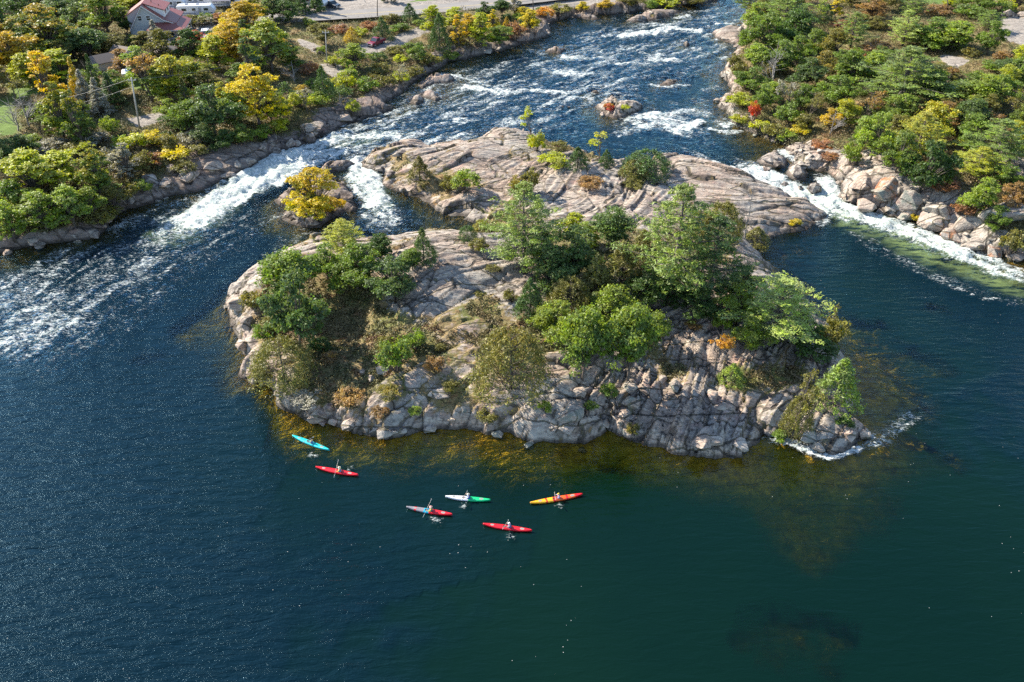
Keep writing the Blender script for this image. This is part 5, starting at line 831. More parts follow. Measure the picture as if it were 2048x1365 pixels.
# loose blocks along the shores
for nm, cnt, smin, smax in (('rocky_island', 32, .7, 2.0), ('left_bank', 34, 1.0, 2.6), ('right_bank', 40, .8, 2.4), ('falls_islet', 8, .6, 1.4), ('rapids_islet', 7, .6, 1.3)):
    P = WP[nm]; got = 0; tr_ = 0
    while got < cnt and tr_ < 4000:
        tr_ += 1; i = brng.randrange(len(P)); a = P[i]; b = P[(i + 1) % len(P)]; f = brng.random(); x = a[0] + (b[0] - a[0]) * f + brng.uniform(-1.4, 1.4); y = a[1] + (b[1] - a[1]) * f + brng.uniform(-1.4, 1.4)
        q = proj(x, y, wlev(np.float64(y)))
        if not (0 < q[0] < 2048 and 5 < q[1] < 960): continue
        if grid(SD, x, y) < -.6: continue
        s = brng.uniform(smin, smax) * (1.0 if nm == 'rocky_island' else 1.0)
        boulder(0, 0, s, brng.uniform(.45, .8), brng.uniform(.6, .95), brng.choice(['rock', 'rock', 'rock_dark', 'rock_grey'] if nm != 'left_bank' else ['rock_dark', 'rock']), pos=(x, y, Hgt(x, y))); got += 1
# rubble slope at the entry of the right chute
for i in range(34):
    px = brng.uniform(1582, 1660); py = brng.uniform(285, 338); x, y, z = hit(px, py)
    if grid(SD, x, y) < -.3: continue
    boulder(0, 0, brng.uniform(.9, 2.2), .5, .75, 'rock', pos=(x, y, z))
# ------------------------------------------------------------------ kayaks and paddlers
def hull_mat(name, stops, rough=.28):
    """colour bands along the hull; stops: (x from, colour)"""
    t = NT(name); P = t.n('TexCoord').outputs['Object']; xyz = t.n('SeparateXYZ', {0: P}); n = t.noise(P, 3, 3, .5)
    x = t.math('ADD', xyz.outputs[0], t.math('MULTIPLY', t.math('SUBTRACT', n, .5), .35)); c = stops[0][1]
    for a, col in stops[1:]: c = t.mix(t.ramp(x, a - .04, a + .04), c, col)
    s = t.n('BsdfPrincipled', {'Base Color': c if isinstance(c, bpy.types.NodeSocket) else (*c, 1), 'Roughness': rough}); s.inputs['Specular IOR Level'].default_value = .5
    return t.end(s.outputs[0])
M['hatch'] = paint('grey_hatch_rubber', (.22, .22, .21), .6); M['black'] = paint('black_plastic', (.02, .02, .022), .5); M['alu'] = paint('paddle_shaft', (.45, .43, .38), .35)
M['blade'] = paint('paddle_blade', (.72, .70, .62), .4); M['skin'] = paint('skin', (.50, .30, .21), .6); M['vblue'] = paint('blue_vest', (.02, .13, .50), .7); M['vnavy'] = paint('navy_vest', (.03, .05, .20), .7)
M['vyel'] = paint('yellow_trim', (.55, .50, .04), .7); M['vred'] = paint('maroon_vest', (.28, .03, .06), .7); M['shirt_w'] = paint('white_shirt', (.70, .70, .72), .8); M['shirt_lil'] = paint('lilac_shirt', (.42, .38, .62), .8); M['shirt_t'] = paint('tan_shirt', (.45, .36, .27), .8)
M['shirt_y'] = paint('yellow_shirt', (.62, .47, .05), .8); M['shirt_g'] = paint('grey_shirt', (.30, .30, .30), .8); M['hat_w'] = paint('white_hat', (.78, .76, .72), .8); M['hat_p'] = paint('pink_hat', (.62, .36, .34), .8); M['hat_k'] = paint('black_cap', (.03, .03, .035), .7); M['hat_y'] = paint('yellow_hat', (.68, .45, .06), .8); M['hat_b'] = paint('beige_hat', (.50, .46, .38), .8); M['eye'] = paint('dark_eye', (.03, .02, .02), .3); M['shorts'] = paint('dark_shorts', (.05, .06, .09), .8)
def make_kayak(bow, stern, stops, label, seat_f, hatchm='hatch'):
    b = Vector((*unw(*bow), 0)); s = Vector((*unw(*stern), 0)); d = b - s; L = d.length; ctr = (b + s) / 2; yaw = math.atan2(d.y, d.x)
    r = empty('sea_kayak', (ctr.x, ctr.y, .02), yaw, label, 'kayak', 'kayaks paddling in front of the island')
    ns = 33; nk = 14; vs = []; hw0 = .31
    def dims(u):                        # u -1 stern .. 1 bow
        w = hw0 * max(0.0, 1 - abs(u) ** 2.3) ** .85 + .012; keel = -.13 + .20 * abs(u) ** 3.5; sheer = .15 + .17 * abs(u) ** 2.6; deck = sheer + .10 * (1 - abs(u) ** 2) * (1.0 if u < 0 else 1.15)
        return w, keel, sheer, deck
    for i in range(ns):
        u = -1 + 2 * i / (ns - 1); w, kl, sh, dk = dims(u); x = u * L / 2
        for j in range(nk):
            a = j / nk * 2 * math.pi; c, q = math.cos(a), math.sin(a)
            if q >= 0: y = w * math.copysign(abs(c) ** .9, c); z = sh + (dk - sh) * q ** .8
            else: y = w * math.copysign(abs(c) ** .6, c); z = sh + (sh - kl) * -(abs(q) ** 1.1)
            vs.append((x, y, z))
    fs = [(i * nk + j, i * nk + (j + 1) % nk, (i + 1) * nk + (j + 1) % nk, (i + 1) * nk + j) for i in range(ns - 1) for j in range(nk)] + [tuple(range(nk))[::-1], tuple(range((ns - 1) * nk, ns * nk))]
    mb = MB(); mb.add(vs, fs); mb.build('hull', hull_mat('kayak_hull_paint', stops), r, smooth=True)
    cx = L / 2 - seat_f * L + .22
    def ringpts(x0, a, bq, n=20): return [(x0 + a * math.cos(t * 2 * math.pi / n), bq * math.sin(t * 2 * math.pi / n)) for t in range(n)]
    zc = dims(cx * 2 / L)[3]
    mb = MB(); pts = ringpts(cx, .42, .21); mb.tube([(p[0], p[1], zc + .02 - .05 * (abs(p[1]) / .21) ** 2) for p in pts + pts[:1]], .022, 6, False); mb.build('cockpit_rim', M['black'], r, smooth=True)
    mb = MB(); vsx = [(p[0], p[1], zc + .006 - .05 * (abs(p[1]) / .21) ** 2) for p in ringpts(cx, .40, .19)]; mb.add(vsx + [(cx, 0, zc + .012)], [(i, (i + 1) % 20, 20) for i in range(20)]); mb.build('cockpit_opening', M['black'], r)
    for f, a in ((.62, .20), (-.60, .24)):
        x0 = f * L / 2; zz = dims(f)[3]; n = 20; mb = MB(); top = []
        for k in range(n):
            t = k * 2 * math.pi / n; X = x0 + a * math.cos(t); Y = a * .62 * math.sin(t); top.append((X, Y, zz + .012 - .45 * abs(Y) ** 1.6))
        mb.add(top + [(p[0], p[1], p[2] - .04) for p in top] + [(x0, 0, zz + .02)], [(k, (k + 1) % n, 2 * n) for k in range(n)] + [(k, (k + 1) % n, n + (k + 1) % n, n + k) for k in range(n)]); mb.build('hatch_cover', M[hatchm], r, smooth=False)
    mb = MB()
    for f in (.36, .46): 
        x0 = f * L / 2; w, _, sh, dk = dims(f); mb.tube([(x0, -w * .95, sh + .02), (x0 + .05, 0, dk + .012), (x0, w * .95, sh + .02)], .008, 4)
    for f in (-.30, -.42):
        x0 = f * L / 2; w, _, sh, dk = dims(f); mb.tube([(x0, -w * .95, sh + .02), (x0 - .05, 0, dk + .012), (x0, w * .95, sh + .02)], .008, 4)
    mb.build('deck_bungee', M['black'], r)
    return r, ctr, yaw, cx - .22, zc
def skin_obj(name, chains, mat, parent, sub=1):
    """one continuous surface grown over connected joints: chains of (co, radius); the first point of a chain may be an index of an existing joint"""
    bm = bmesh.new(); sk = bm.verts.layers.skin.verify(); vl = []; first = True
    for ch in chains:
        prev = None
        for it in ch:
            if isinstance(it, int): prev = vl[it]; continue
            v = bm.verts.new(it[0]); rr = it[1]; v[sk].radius = (rr, rr) if not isinstance(rr, tuple) else rr; v[sk].use_root = first; first = False; vl.append(v)
            if prev is not None: bm.edges.new((prev, v))
            prev = v
    me = bpy.data.meshes.new(name); bm.to_mesh(me); bm.free(); me.materials.append(mat)
    o = bpy.data.objects.new(name, me); COL.objects.link(o); o.parent = parent
    m = o.modifiers.new('skin', 'SKIN'); m.use_smooth_shade = True; m.branch_smoothing = .2
    s = o.modifiers.new('sub', 'SUBSURF'); s.levels = sub; s.render_levels = sub
    return o
def make_person(loc, yaw, pdir, shirt, vest, trim, hat, label, plabel, brim=False, headyaw=0.0, twist=0.0):
    r = empty('person', loc, yaw, label, 'person', 'paddlers seated in the kayaks')
    pc = Vector((.40, 0, .56)); pd = Vector(pdir).normalized()
    G = {}; ch = [[((0, 0, .10), .145), ((-.01, 0, .26), .125), ((-.02, 0, .42), .14), ((-.02, 0, .52), .135), ((-.01, 0, .61), .06), ((.0, 0, .67), .055), ((.02, 0, .74), (.085, .075)), ((.02, 0, .82), (.098, .082)), ((.01, 0, .89), (.07, .062))]]
    nv = 9
    ch.append([7, ((.115, 0, .785), .016)]); nv += 1                       # nose
    ch.append([7, ((.015, .085, .79), .016)]); nv += 1; ch.append([7, ((.015, -.085, .79), .016)]); nv += 1
    arms = []
    for sgn in (1, -1):
        ch.append([0, ((.10, .10 * sgn, .10), .09), ((.50, .13 * sgn, .19), .065), ((.95, .09 * sgn, .05), .045), ((1.04, .09 * sgn, .10), .03)]); nv += 4
        g = pc + pd * (.34 if (pd.y > 0) == (sgn > 0) else -.34); sh = Vector((-.02, .185 * sgn, .53))
        e = sh.lerp(g, .5) + Vector((-.04, .10 * sgn, -.09)); w = g + (e - g).normalized() * .075 + Vector((0, 0, .02))
        ch.append([3, (tuple(sh), .058), (tuple(e), .043), (tuple(w), .028), (tuple(w.lerp(g, .55) + Vector((0, 0, .012))), (.036, .022))]); palm = nv + 3; nv += 4
        arms.append((sh, e, w))
        out = (g - w).normalized(); 
        for q, (off, ln) in enumerate(((-.030, .026), (-.010, .030), (.011, .028), (.030, .022))):     # four fingers closed over the shaft
            b0 = g + pd * off + Vector((0, 0, .024)); b1 = b0 + out * ln; b2 = b1 + Vector((0, 0, -.034)) - out * .004; b3 = b2 - out * ln * .7
            ch.append([palm, (tuple(b0), .0095), (tuple(b1), .009), (tuple(b2), .0085), (tuple(b3), .0075)]); nv += 4
        tb = w.lerp(g, .45) - pd * .03 * sgn; ch.append([palm, (tuple(tb + Vector((0, 0, -.012))), .011), (tuple(g - out * .004 + Vector((0, 0, -.028)) - pd * .012), .010)]); nv += 2
    body = skin_obj('body', ch, M['skin'], r)
    sc_ = [[((0, 0, .12), .150), ((-.01, 0, .28), .135), ((-.02, 0, .43), .152), ((-.02, 0, .53), .145), ((-.012, 0, .585), .08)]]
    for (sh, e, w) in arms: sc_.append([3, (tuple(sh), .068), (tuple(e), .052), (tuple(e.lerp(w, .75)), .042)])
    skin_obj('shirt', sc_, M[shirt], r)
    sl_ = [[((0, 0, .09), .15)]] + [[0, ((.12, .11 * s_, .11), .10), ((.42, .13 * s_, .175), .076)] for s_ in (1, -1)]
    skin_obj('shorts', sl_, M['shorts'], r)
    mb = MB(); n = 16; lv = [(.20, .175, .165), (.30, .172, .160), (.42, .185, .175), (.52, .175, .165), (.565, .13, .10)]; vs = []
    for z, a, b in lv: vs += [(-.015 + b * math.cos(t * 6.2832 / n), a * math.sin(t * 6.2832 / n), z) for t in range(n)]
    fs = [(i * n + j, i * n + (j + 1) % n, (i + 1) * n + (j + 1) % n, (i + 1) * n + j) for i in range(len(lv) - 1) for j in range(n)]
    mb.add(vs, fs); v = mb.build('life_vest', M[vest], r, smooth=True)
    mb = MB()
    for z in (.26, .42): mb.tube([(-.015 + .176 * math.cos(t * 6.2832 / n), .190 * math.sin(t * 6.2832 / n), z) for t in range(n + 1)], .010, 4, False)
    for s_ in (1, -1): mb.tube([(.12, .09 * s_, .50), (.03, .10 * s_, .615), (-.10, .09 * s_, .60), (-.17, .085 * s_, .48)], .024, 4)
    mb.build('vest_strap', M[trim], v)
    mb = MB(); n = 14; vs = []
    for z, a in ((.80, .108), (.85, .110), (.90, .095), (.935, .06)): vs += [(.008 + a * math.cos(t * 6.2832 / n), a * .88 * math.sin(t * 6.2832 / n), z) for t in range(n)]
    fs = [(i * n + j, i * n + (j + 1) % n, (i + 1) * n + (j + 1) % n, (i + 1) * n + j) for i in range(3) for j in range(n)] + [tuple(range(3 * n, 4 * n))]
    mb.add(vs, fs); ht = mb.build('hat', M[hat], r, smooth=True)
    mb = MB()
    if brim: k0 = len(mb.v); mb.add([(.008 + a * math.cos(t * 6.2832 / n), a * math.sin(t * 6.2832 / n), z) for a, z in ((.10, .822), (.175, .805), (.175, .800), (.10, .815)) for t in range(n)], [(i * n + j, i * n + (j + 1) % n, (i + 1) * n + (j + 1) % n, (i + 1) * n + j) for i in range(3) for j in range(n)])
    else: mb.prism([(.09, -.07), (.17, -.055), (.195, 0), (.17, .055), (.09, .07)], 'z', .815, .825)
    mb.build('hat_brim', M[hat], ht)
    for s_ in (1, -1): e = MB(); e.tube([(.103, .032 * s_, .802), (.112, .032 * s_, .802)], .011, 6); e.build('eye', M['eye'], r)
    mo = MB(); mo.box((.100, 0, .747), (.012, .045, .010)); mo.build('mouth', M['vred'], r)
    # the paddle is held, so it is a thing of its own
    pr = empty('paddle', loc, yaw, plabel, 'paddle', 'double-bladed kayak paddles'); mb = MB(); mb.tube([pc - pd * .85, pc + pd * .85], .016, 8); mb.build('shaft', M['alu'], pr, smooth=True)
    for s_ in (1, -1):
        c = pc + pd * s_ * .98; side = pd.cross(Vector((1, 0, 0))).normalized(); nx_ = Vector((1, 0, 0)); mb = MB(); vs = []
        prof = [(-.24, .016), (-.14, .05), (0, .088), (.12, .085), (.20, .05), (.225, .012)]
        for f, w in prof:
            p = c + pd * s_ * f
            vs += [p + side * w + nx_ * .004, p + nx_ * .012, p - side * w + nx_ * .004, p - side * w - nx_ * .004, p - nx_ * .004, p + side * w - nx_ * .004]
        fs = [(i * 6 + j, i * 6 + (j + 1) % 6, (i + 1) * 6 + (j + 1) % 6, (i + 1) * 6 + j) for i in range(5) for j in range(6)] + [tuple(range(6))[::-1], tuple(range(30, 36))]
        mb.add(vs, fs); mb.build('blade', M['blade'], pr, smooth=False)
AQ, RED, WH, GN, GY_, TQ, OR_, YE_ = (.02, .47, .48), (.62, .012, .022), (.62, .62, .64), (.01, .42, .16), (.20, .19, .21), (.01, .33, .50), (.70, .10, .02), (.75, .36, .02)
KY = [((585, 874), (659, 903), [(0, AQ)], 'aqua kayak alone at the upper left of the group', .52, (-.10, 1, .42), 'shirt_g', 'vblue', 'vyel', 'hat_k', 'paddler in a dark cap, blue and lime vest in the aqua kayak', 'paddle held nearly upright across the aqua kayak', False),
 ((632, 937), (717, 953), [(0, RED)], 'red kayak following the aqua one near the rocky shore', .56, (.16, -1, .30), 'shirt_y', 'vblue', 'vyel', 'hat_b', 'paddler in beige hat and blue vest in the red kayak nearer the shore', 'paddle dipping on the shore side of the red kayak nearer the rocks', True),
 ((891, 996), (981, 1003), [(0, GN), (-.05, GN), (.0, WH)], 'half white, half green kayak in the middle of the group', .50, (.14, 1, .30), 'shirt_w', 'vblue', 'vnavy', 'hat_b', 'paddler with pale hat and bright blue vest in the white and green kayak', 'paddle held over the white and green kayak', True),
 ((813, 1017), (905, 1032), [(0, RED), (.05, TQ), (.62, GY_), (1.45, RED), (1.7, GY_)], 'kayak with grey bow, turquoise middle and red stern', .53, (-.15, -1, .28), 'shirt_y', 'vnavy', 'vyel', 'hat_p', 'paddler in a pink hat and yellow shirt in the three-coloured kayak', 'paddle lifted in front of the pink-hatted paddler', True),
 ((966, 1051), (1064, 1064), [(0, RED), (2.5, RED)], 'long red kayak nearest the camera', .53, (.12, 1, .40), 'shirt_t', 'vnavy', 'shirt_lil', 'hat_w', 'paddler in white hat and navy vest in the kayak nearest the camera', 'paddle dipping beside the long red kayak nearest the camera', False),
 ((1060, 1009), (1165, 991), [(0, RED), (-2.2, OR_), (-1.3, RED), (-1.1, OR_), (.2, RED), (.4, YE_), (1.1, RED), (1.25, YE_)], 'orange and yellow kayak rightmost in the group', .53, (.22, 1, .46), 'shirt_lil', 'vred', 'shirt_w', 'hat_y', 'paddler in yellow hat and lilac sleeves in the orange kayak', 'pale paddle slanting across the orange and yellow kayak', False)]
for bow, st, stops, lab, sf, pdir, sh, ve, tr_, ha, pl, pdl, brm in KY:
    k, ctr, yaw, sx, zc = make_kayak(bow, st, stops, lab, sf)
    c, s = math.cos(yaw), math.sin(yaw); sx -= .05
    make_person((ctr.x + c * sx, ctr.y + s * sx, .04), yaw, pdir, sh, ve, tr_, ha, pl, pdl, brm)
# ------------------------------------------------------------------ farmhouse
M['siding'] = paint('pale_grey_siding', (.44, .45, .44), .7, scale=1.5); M['roof_r'] = paint('red_metal_roof', (.21, .060, .045), .5, scale=1.2); M['trim'] = paint('white_trim', (.75, .75, .73), .6); M['glass'] = paint('window_glass', (.03, .045, .05), .08, spec=.8)
M['deckred'] = paint('dark_red_boards', (.16, .03, .03), .7); M['brick'] = paint('chimney_brick', (.22, .12, .09), .8); M['shingle'] = paint('brown_shingles', (.16, .13, .11), .85); M['cream'] = paint('cream_boards', (.55, .50, .40), .7); M['canvas'] = paint('white_canvas', (.78, .80, .83), .7)
def house():
    x, y, z = hit(268, 78); r = empty('farmhouse', (x, y, z - .2), R_(7), 'grey farmhouse with a red metal roof, shed dormer and wraparound porch', 'house')
    mb = MB(); mb.prism([(0, -.8), (10.2, -.8), (10.2, 3.7), (8.0, 4.6), (3.5, 8.0), (0, 2.7)], 'y', 0, 2.0); mb.prism([(-.9, -.8), (10.0, -.8), (10.0, 3.7), (8.0, 4.6), (3.5, 8.0), (-.9, 5.3)], 'y', 2.004, 9.5); wall = mb.build('wall', M['siding'], r)
    mb = MB(); T = .16
    def slab(a, b, y0, y1, m): m.prism([a, b, (b[0], b[1] + T), (a[0], a[1] + T)], 'y', y0, y1)
    slab((-.35, 2.3), (3.5, 8.02), -.45, 2.0, mb); slab((3.5, 8.02), (8.05, 4.62), -.45, 9.9, mb); slab((8.05, 4.62), (10.9, 3.6), -.45, 9.9, mb); slab((-1.7, 4.75), (3.5, 8.03), 1.75, 9.9, mb)
    roof = mb.build('roof', M['roof_r'], r)
    mb = MB()
    mb.tube([(3.5, -.5, 8.2), (3.5, 9.95, 8.2)], .09, 5); mb.build('ridge_cap', M['roof_r'], roof)
    mb = MB(); mb.prism([(3.75, 7.9), (8.1, 6.35), (8.1, 4.4), (3.75, 7.6)], 'y', 1.2, 7.6); dm = mb.build('dormer', M['trim'], r)
    mb = MB(); slab((3.5, 8.16), (8.5, 6.38), .9, 7.9, mb); mb.build('dormer_roof', M['roof_r'], dm)
    for yy in (3.2, 5.8): mb = MB(); mb.box((8.115, yy, 5.7), (.06, 1.1, .9)); mb.build('window_pane', M['glass'], dm)
    mb = MB(); mb.prism([(4.2, 2.95), (12.8, 2.65), (12.8, 2.80), (4.2, 3.1)], 'y', -2.9, -2.7)
    pts = [(4.2, -3.0, 2.7), (13.0, -3.0, 2.6), (13.0, 7.0, 2.6), (10.3, 7.0, 3.75), (10.3, .02, 3.75), (5.0, .02, 3.75)]
    mb = MB(); mb.add(pts + [(a, b, c + .14) for a, b, c in pts], [(0, 1, 4, 5), (1, 2, 3, 4), (6, 11, 10, 7), (7, 10, 9, 8), (0, 6, 7, 1), (1, 7, 8, 2), (2, 8, 9, 3), (5, 11, 6, 0), (3, 9, 10, 4), (4, 10, 11, 5)]); pr = mb.build('porch_roof', M['roof_r'], r)
    mb = MB(); mb.box((8.6, -2.98, 2.62), (9.0, .10, .16)); mb.box((13.0, 2.0, 2.56), (.10, 10.1, .16)); mb.build('fascia', M['trim'], pr)
    for px_, py_ in ((4.6, -2.8), (8.9, -2.8), (12.7, -2.8), (12.7, 2.0), (12.7, 6.6)): mb = MB(); mb.box((px_, py_, 1.3), (.16, .16, 2.6)); mb.build('porch_post', M['trim'], r)
    mb = MB(); mb.box((8.6, -1.45, -.15), (8.6, 2.88, .22)); mb.box((11.5, 3.5, -.15), (2.8, 7.0, .216)); mb.box((8.6, -2.86, -.6), (8.6, .1, .85)); mb.build('porch_deck', M['deckred'], r)
    mb = MB()
    for i in range(38): mb.box((4.7 + i * .21, -2.8, .45), (.05, .05, .8))
    mb.box((8.6, -2.8, .88), (8.2, .08, .06)); mb.build('railing', M['trim'], r)
    for cx, cz, w, h in ((2.5, 5.0, .85, 1.1), (4.5, 5.0, .85, 1.1), (2.1, 1.4, 1.3, 1.3), (5.4, 1.4, 1.2, 1.3), (9.2, 1.4, 1.2, 1.3)):
        mb = MB(); mb.box((cx, -.03, cz), (w + .2, .08, h + .2)); f = mb.build('window', M['trim'], r); mb = MB(); mb.box((cx, -.075, cz + h * .26), (w, .03, h * .44)); mb.box((cx, -.075, cz - h * .26), (w, .03, h * .44)); mb.build('window_pane', M['glass'], f)
    for cy in (3.5, 6.5): mb = MB(); mb.box((-.93, cy, 3.4), (.08, 1.2, 1.3)); f = mb.build('window', M['trim'], r); mb = MB(); mb.box((-.98, cy, 3.4), (.03, 1.0, 1.1)); mb.build('window_pane', M['glass'], f)
    mb = MB(); mb.box((7.3, -.04, 1.0), (1.0, .09, 2.1)); d = mb.build('door', M['deckred'], r); mb = MB(); mb.tube([(7.6, -.12, 1.0), (7.6, -.16, 1.0)], .04, 6); mb.build('handle', M['black'], d)
    for q in ((3.9, .12), ): mb = MB(); mb.tube([(5.0, 4.0, 7.0), (5.0, 4.0, 8.4)], .09, 8); mb.tube([(6.8, 3.0, 6.4), (6.8, 3.0, 7.5)], .09, 8); mb.build('vent_pipe', M['black'], roof)
    mb = MB(); mb.prism([(3.5, 8.0), (-.38, 2.24), (-.38, 2.02), (3.5, 7.78), (10.4, 3.62), (10.4, 3.84)], 'y', -.5, -.46)
    # rake boards on the gable
    mb = MB()
    for a, b in (((-.38, 2.25), (3.5, 8.0)), ((3.5, 8.0), (8.05, 4.58)), ((8.05, 4.58), (10.9, 3.58))): mb.prism([a, b, (b[0], b[1] - .2), (a[0], a[1] - .2)], 'y', -.50, -.44)
    mb.build('rake_board', M['trim'], roof)
    return r
house()
def shed(px, py, w, l, h, rz, lab, wallm='cream', roofm='shingle'):
    x, y, z = hit(px, py); r = empty('shed', (x, y, z - .1), R_(rz), lab, 'shed'); mb = MB(); mb.prism([(-w / 2, -.3), (w / 2, -.3), (w / 2, h), (0, h + w * .3), (-w / 2, h)], 'y', -l / 2, l / 2); wl_ = mb.build('wall', M[wallm], r)
    mb = MB()
    for s_ in (-1, 1): mb.prism([(0, h + w * .3 + .01), (s_ * (w / 2 + .3), h - .17), (s_ * (w / 2 + .3), h - .05), (0, h + w * .3 + .14)], 'y', -l / 2 - .3, l / 2 + .3)
    mb.build('roof', M[roofm], r); mb = MB(); mb.box((.2, -l / 2 - .03, 1.0), (.9, .06, 2.0)); mb.build('door', M['trim'], r); mb = MB(); mb.box((-w * .3, -l / 2 - .03, 1.4), (.6, .05, .6)); mb.build('window', M['glass'], r)
shed(214, 138, 4, 5.5, 2.2, -50, 'low brown-roofed shed among the dark spruces'); shed(336, 118, 4.5, 6, 2.3, 20, 'small shed with pale walls under the farmhouse porch'); shed(250, 118, 3.2, 4.5, 2.0, 65, 'low grey shed half hidden behind the bare-topped tree', 'siding')
x, y, z = hit(268, 162); r = empty('canopy_tent', (x, y, z), R_(20), 'white canopy tent on the grass above the tall pale pole', 'canopy'); mb = MB(); mb.add([(-2, -1.6, 2.2), (2, -1.6, 2.2), (2, 1.6, 2.2), (-2, 1.6, 2.2), (0, 0, 3.0), (-2, -1.6, 2.0), (2, -1.6, 2.0), (2, 1.6, 2.0), (-2, 1.6, 2.0)], [(0, 1, 4), (1, 2, 4), (2, 3, 4), (3, 0, 4), (0, 5, 6, 1), (1, 6, 7, 2), (2, 7, 8, 3), (3, 8, 5, 0)]); mb.build('tent_roof', M['canvas'], r)
for a, b in ((-1.9, -1.5), (1.9, -1.5), (1.9, 1.5), (-1.9, 1.5)): mb = MB(); mb.tube([(a, b, 0), (a, b, 2.1)], .04, 6); mb.build('leg', M['trim'], r)
# ------------------------------------------------------------------ vehicles
M['tyre'] = paint('tyre_rubber', (.02, .02, .02), .8); M['rim'] = paint('wheel_rim', (.45, .45, .46), .35, .6); M['lamp'] = paint('headlamp_glass', (.70, .70, .66), .15); M['tail'] = paint('tail_lamp', (.35, .02, .02), .3)
M['maroon'] = paint('maroon_paint', (.17, .015, .03), .25); M['white'] = paint('white_paint', (.72, .73, .75), .3); M['darkp'] = paint('dark_blue_grey_paint', (.035, .045, .06), .25); M['bluestripe'] = paint('blue_graphics', (.12, .16, .30), .4); M['greyp'] = paint('grey_graphics', (.32, .33, .36), .4); M['awning'] = paint('awning_fabric', (.10, .10, .13), .8)
def yaw_of(p, q): a = hit(*p); b = hit(*q); return math.atan2(b[1] - a[1], b[0] - a[0])
def wheel(r, x, y, rad=.37, w=.24):
    mb = MB(); n = 18; s_ = 1 if y > 0 else -1; mb.tube([(x, y - w / 2, rad), (x, y + w / 2, rad)], rad, n); t = mb.build('wheel', M['tyre'], r, smooth=False); mb = MB(); mb.tube([(x, y + s_ * w * .50, rad), (x, y + s_ * (w * .5 + .02), rad)], rad * .6, 12); mb.build('rim', M['rim'], t)
def car(px, py, yaw, kind, pm, lab, nm, cat):
    x, y, z = hit(px, py); r = empty(nm, (x, y, z + .03), yaw, lab, cat); L = 5.3 if kind == 'pickup' else 4.7; W_ = 1.9; h = L / 2
    mb = MB()
    if kind == 'pickup': low = [(-h, .45), (-h, 1.10), (-.45, 1.12), (.95, 1.10), (h - .25, 1.02), (h, .85), (h, .42), (h - .5, .35), (-h + .4, .38)]
    else: low = [(-h, .42), (-h, 1.05), (.9, 1.05), (h - .3, .95), (h, .75), (h, .38), (-h + .3, .34)]
    mb.prism(low, 'y', -W_ / 2, W_ / 2); mb.build('body', M[pm], r, bevel=.06)
    cab = [(-.55, 1.08), (-.40, 1.72), (.55, 1.75), (1.15, 1.08)] if kind == 'pickup' else [(-h + .12, 1.02), (-h + .45, 1.70), (.35, 1.74), (1.15, 1.02)]
    mb = MB(); mb.prism(cab, 'y', -W_ / 2 + .10, W_ / 2 - .10); mb.build('cabin_glass', M['glass'], r, bevel=.04)
    a, b = cab[1], cab[2]; mb = MB(); mb.box(((a[0] + b[0]) / 2, 0, a[1] + .02), (b[0] - a[0] + .06, W_ - .26, .07))
    for s_ in (-1, 1):
        yy = s_ * (W_ / 2 - .09); mb.tube([(cab[0][0], yy, cab[0][1]), (a[0], yy, a[1])], .05, 4); mb.tube([(cab[3][0], yy, cab[3][1]), (b[0], yy, b[1])], .05, 4); mb.tube([((a[0] + b[0]) / 2, yy, 1.06), ((a[0] + b[0]) / 2, yy, a[1])], .045, 4)
    mb.build('cabin_frame', M[pm], r, bevel=0)
    if kind == 'pickup': mb = MB(); mb.box((-h + 1.05, 0, 1.115), (1.85, W_ - .34, .04)); mb.build('cargo_bed', M['black'], r)
    else: mb = MB(); mb.box((-.9, .55, 1.83), (2.0, .06, .06)); mb.box((-.9, -.55, 1.83), (2.0, .06, .06)); mb.build('roof_rack', M['black'], r)
    for s_ in (-1, 1):
        mb = MB(); mb.box((h + .005, s_ * .68, .76), (.06, .40, .18)); mb.build('headlight', M['lamp'], r); mb = MB(); mb.box((-h - .005, s_ * .80, .88), (.06, .18, .34)); mb.build('tail_light', M['tail'], r); mb = MB(); mb.box((1.0, s_ * (W_ / 2 + .10), 1.15), (.12, .22, .16)); mb.build('wing_mirror', M[pm], r)
        for xx in (h - .95, -h + 1.0): wheel(r, xx, s_ * (W_ / 2 - .10))
    mb = MB(); mb.box((h + .01, 0, .74), (.05, .85, .22)); mb.build('grille', M['black'], r); mb = MB(); mb.box((h + .03, 0, .48), (.14, W_ - .05, .18)); mb.build('bumper', M['rim'] if kind == 'pickup' else M['black'], r)
    return r
car(753, 90, yaw_of((766, 83), (741, 93)), 'pickup', 'maroon', 'maroon pickup truck parked on the gravel drive', 'pickup_truck', 'pickup')
car(412, 76, R_(-78), 'suv', 'white', 'white sport utility car on the farmhouse drive facing the river', 'parked_car', 'car')
car(664, 15, R_(-35), 'pickup', 'darkp', 'dark pickup towing the travel trailer in the gravel yard', 'pickup_truck', 'pickup')
car(690, -1, R_(10), 'suv', 'darkp', 'dark car at the top edge of the gravel yard', 'parked_car', 'car')
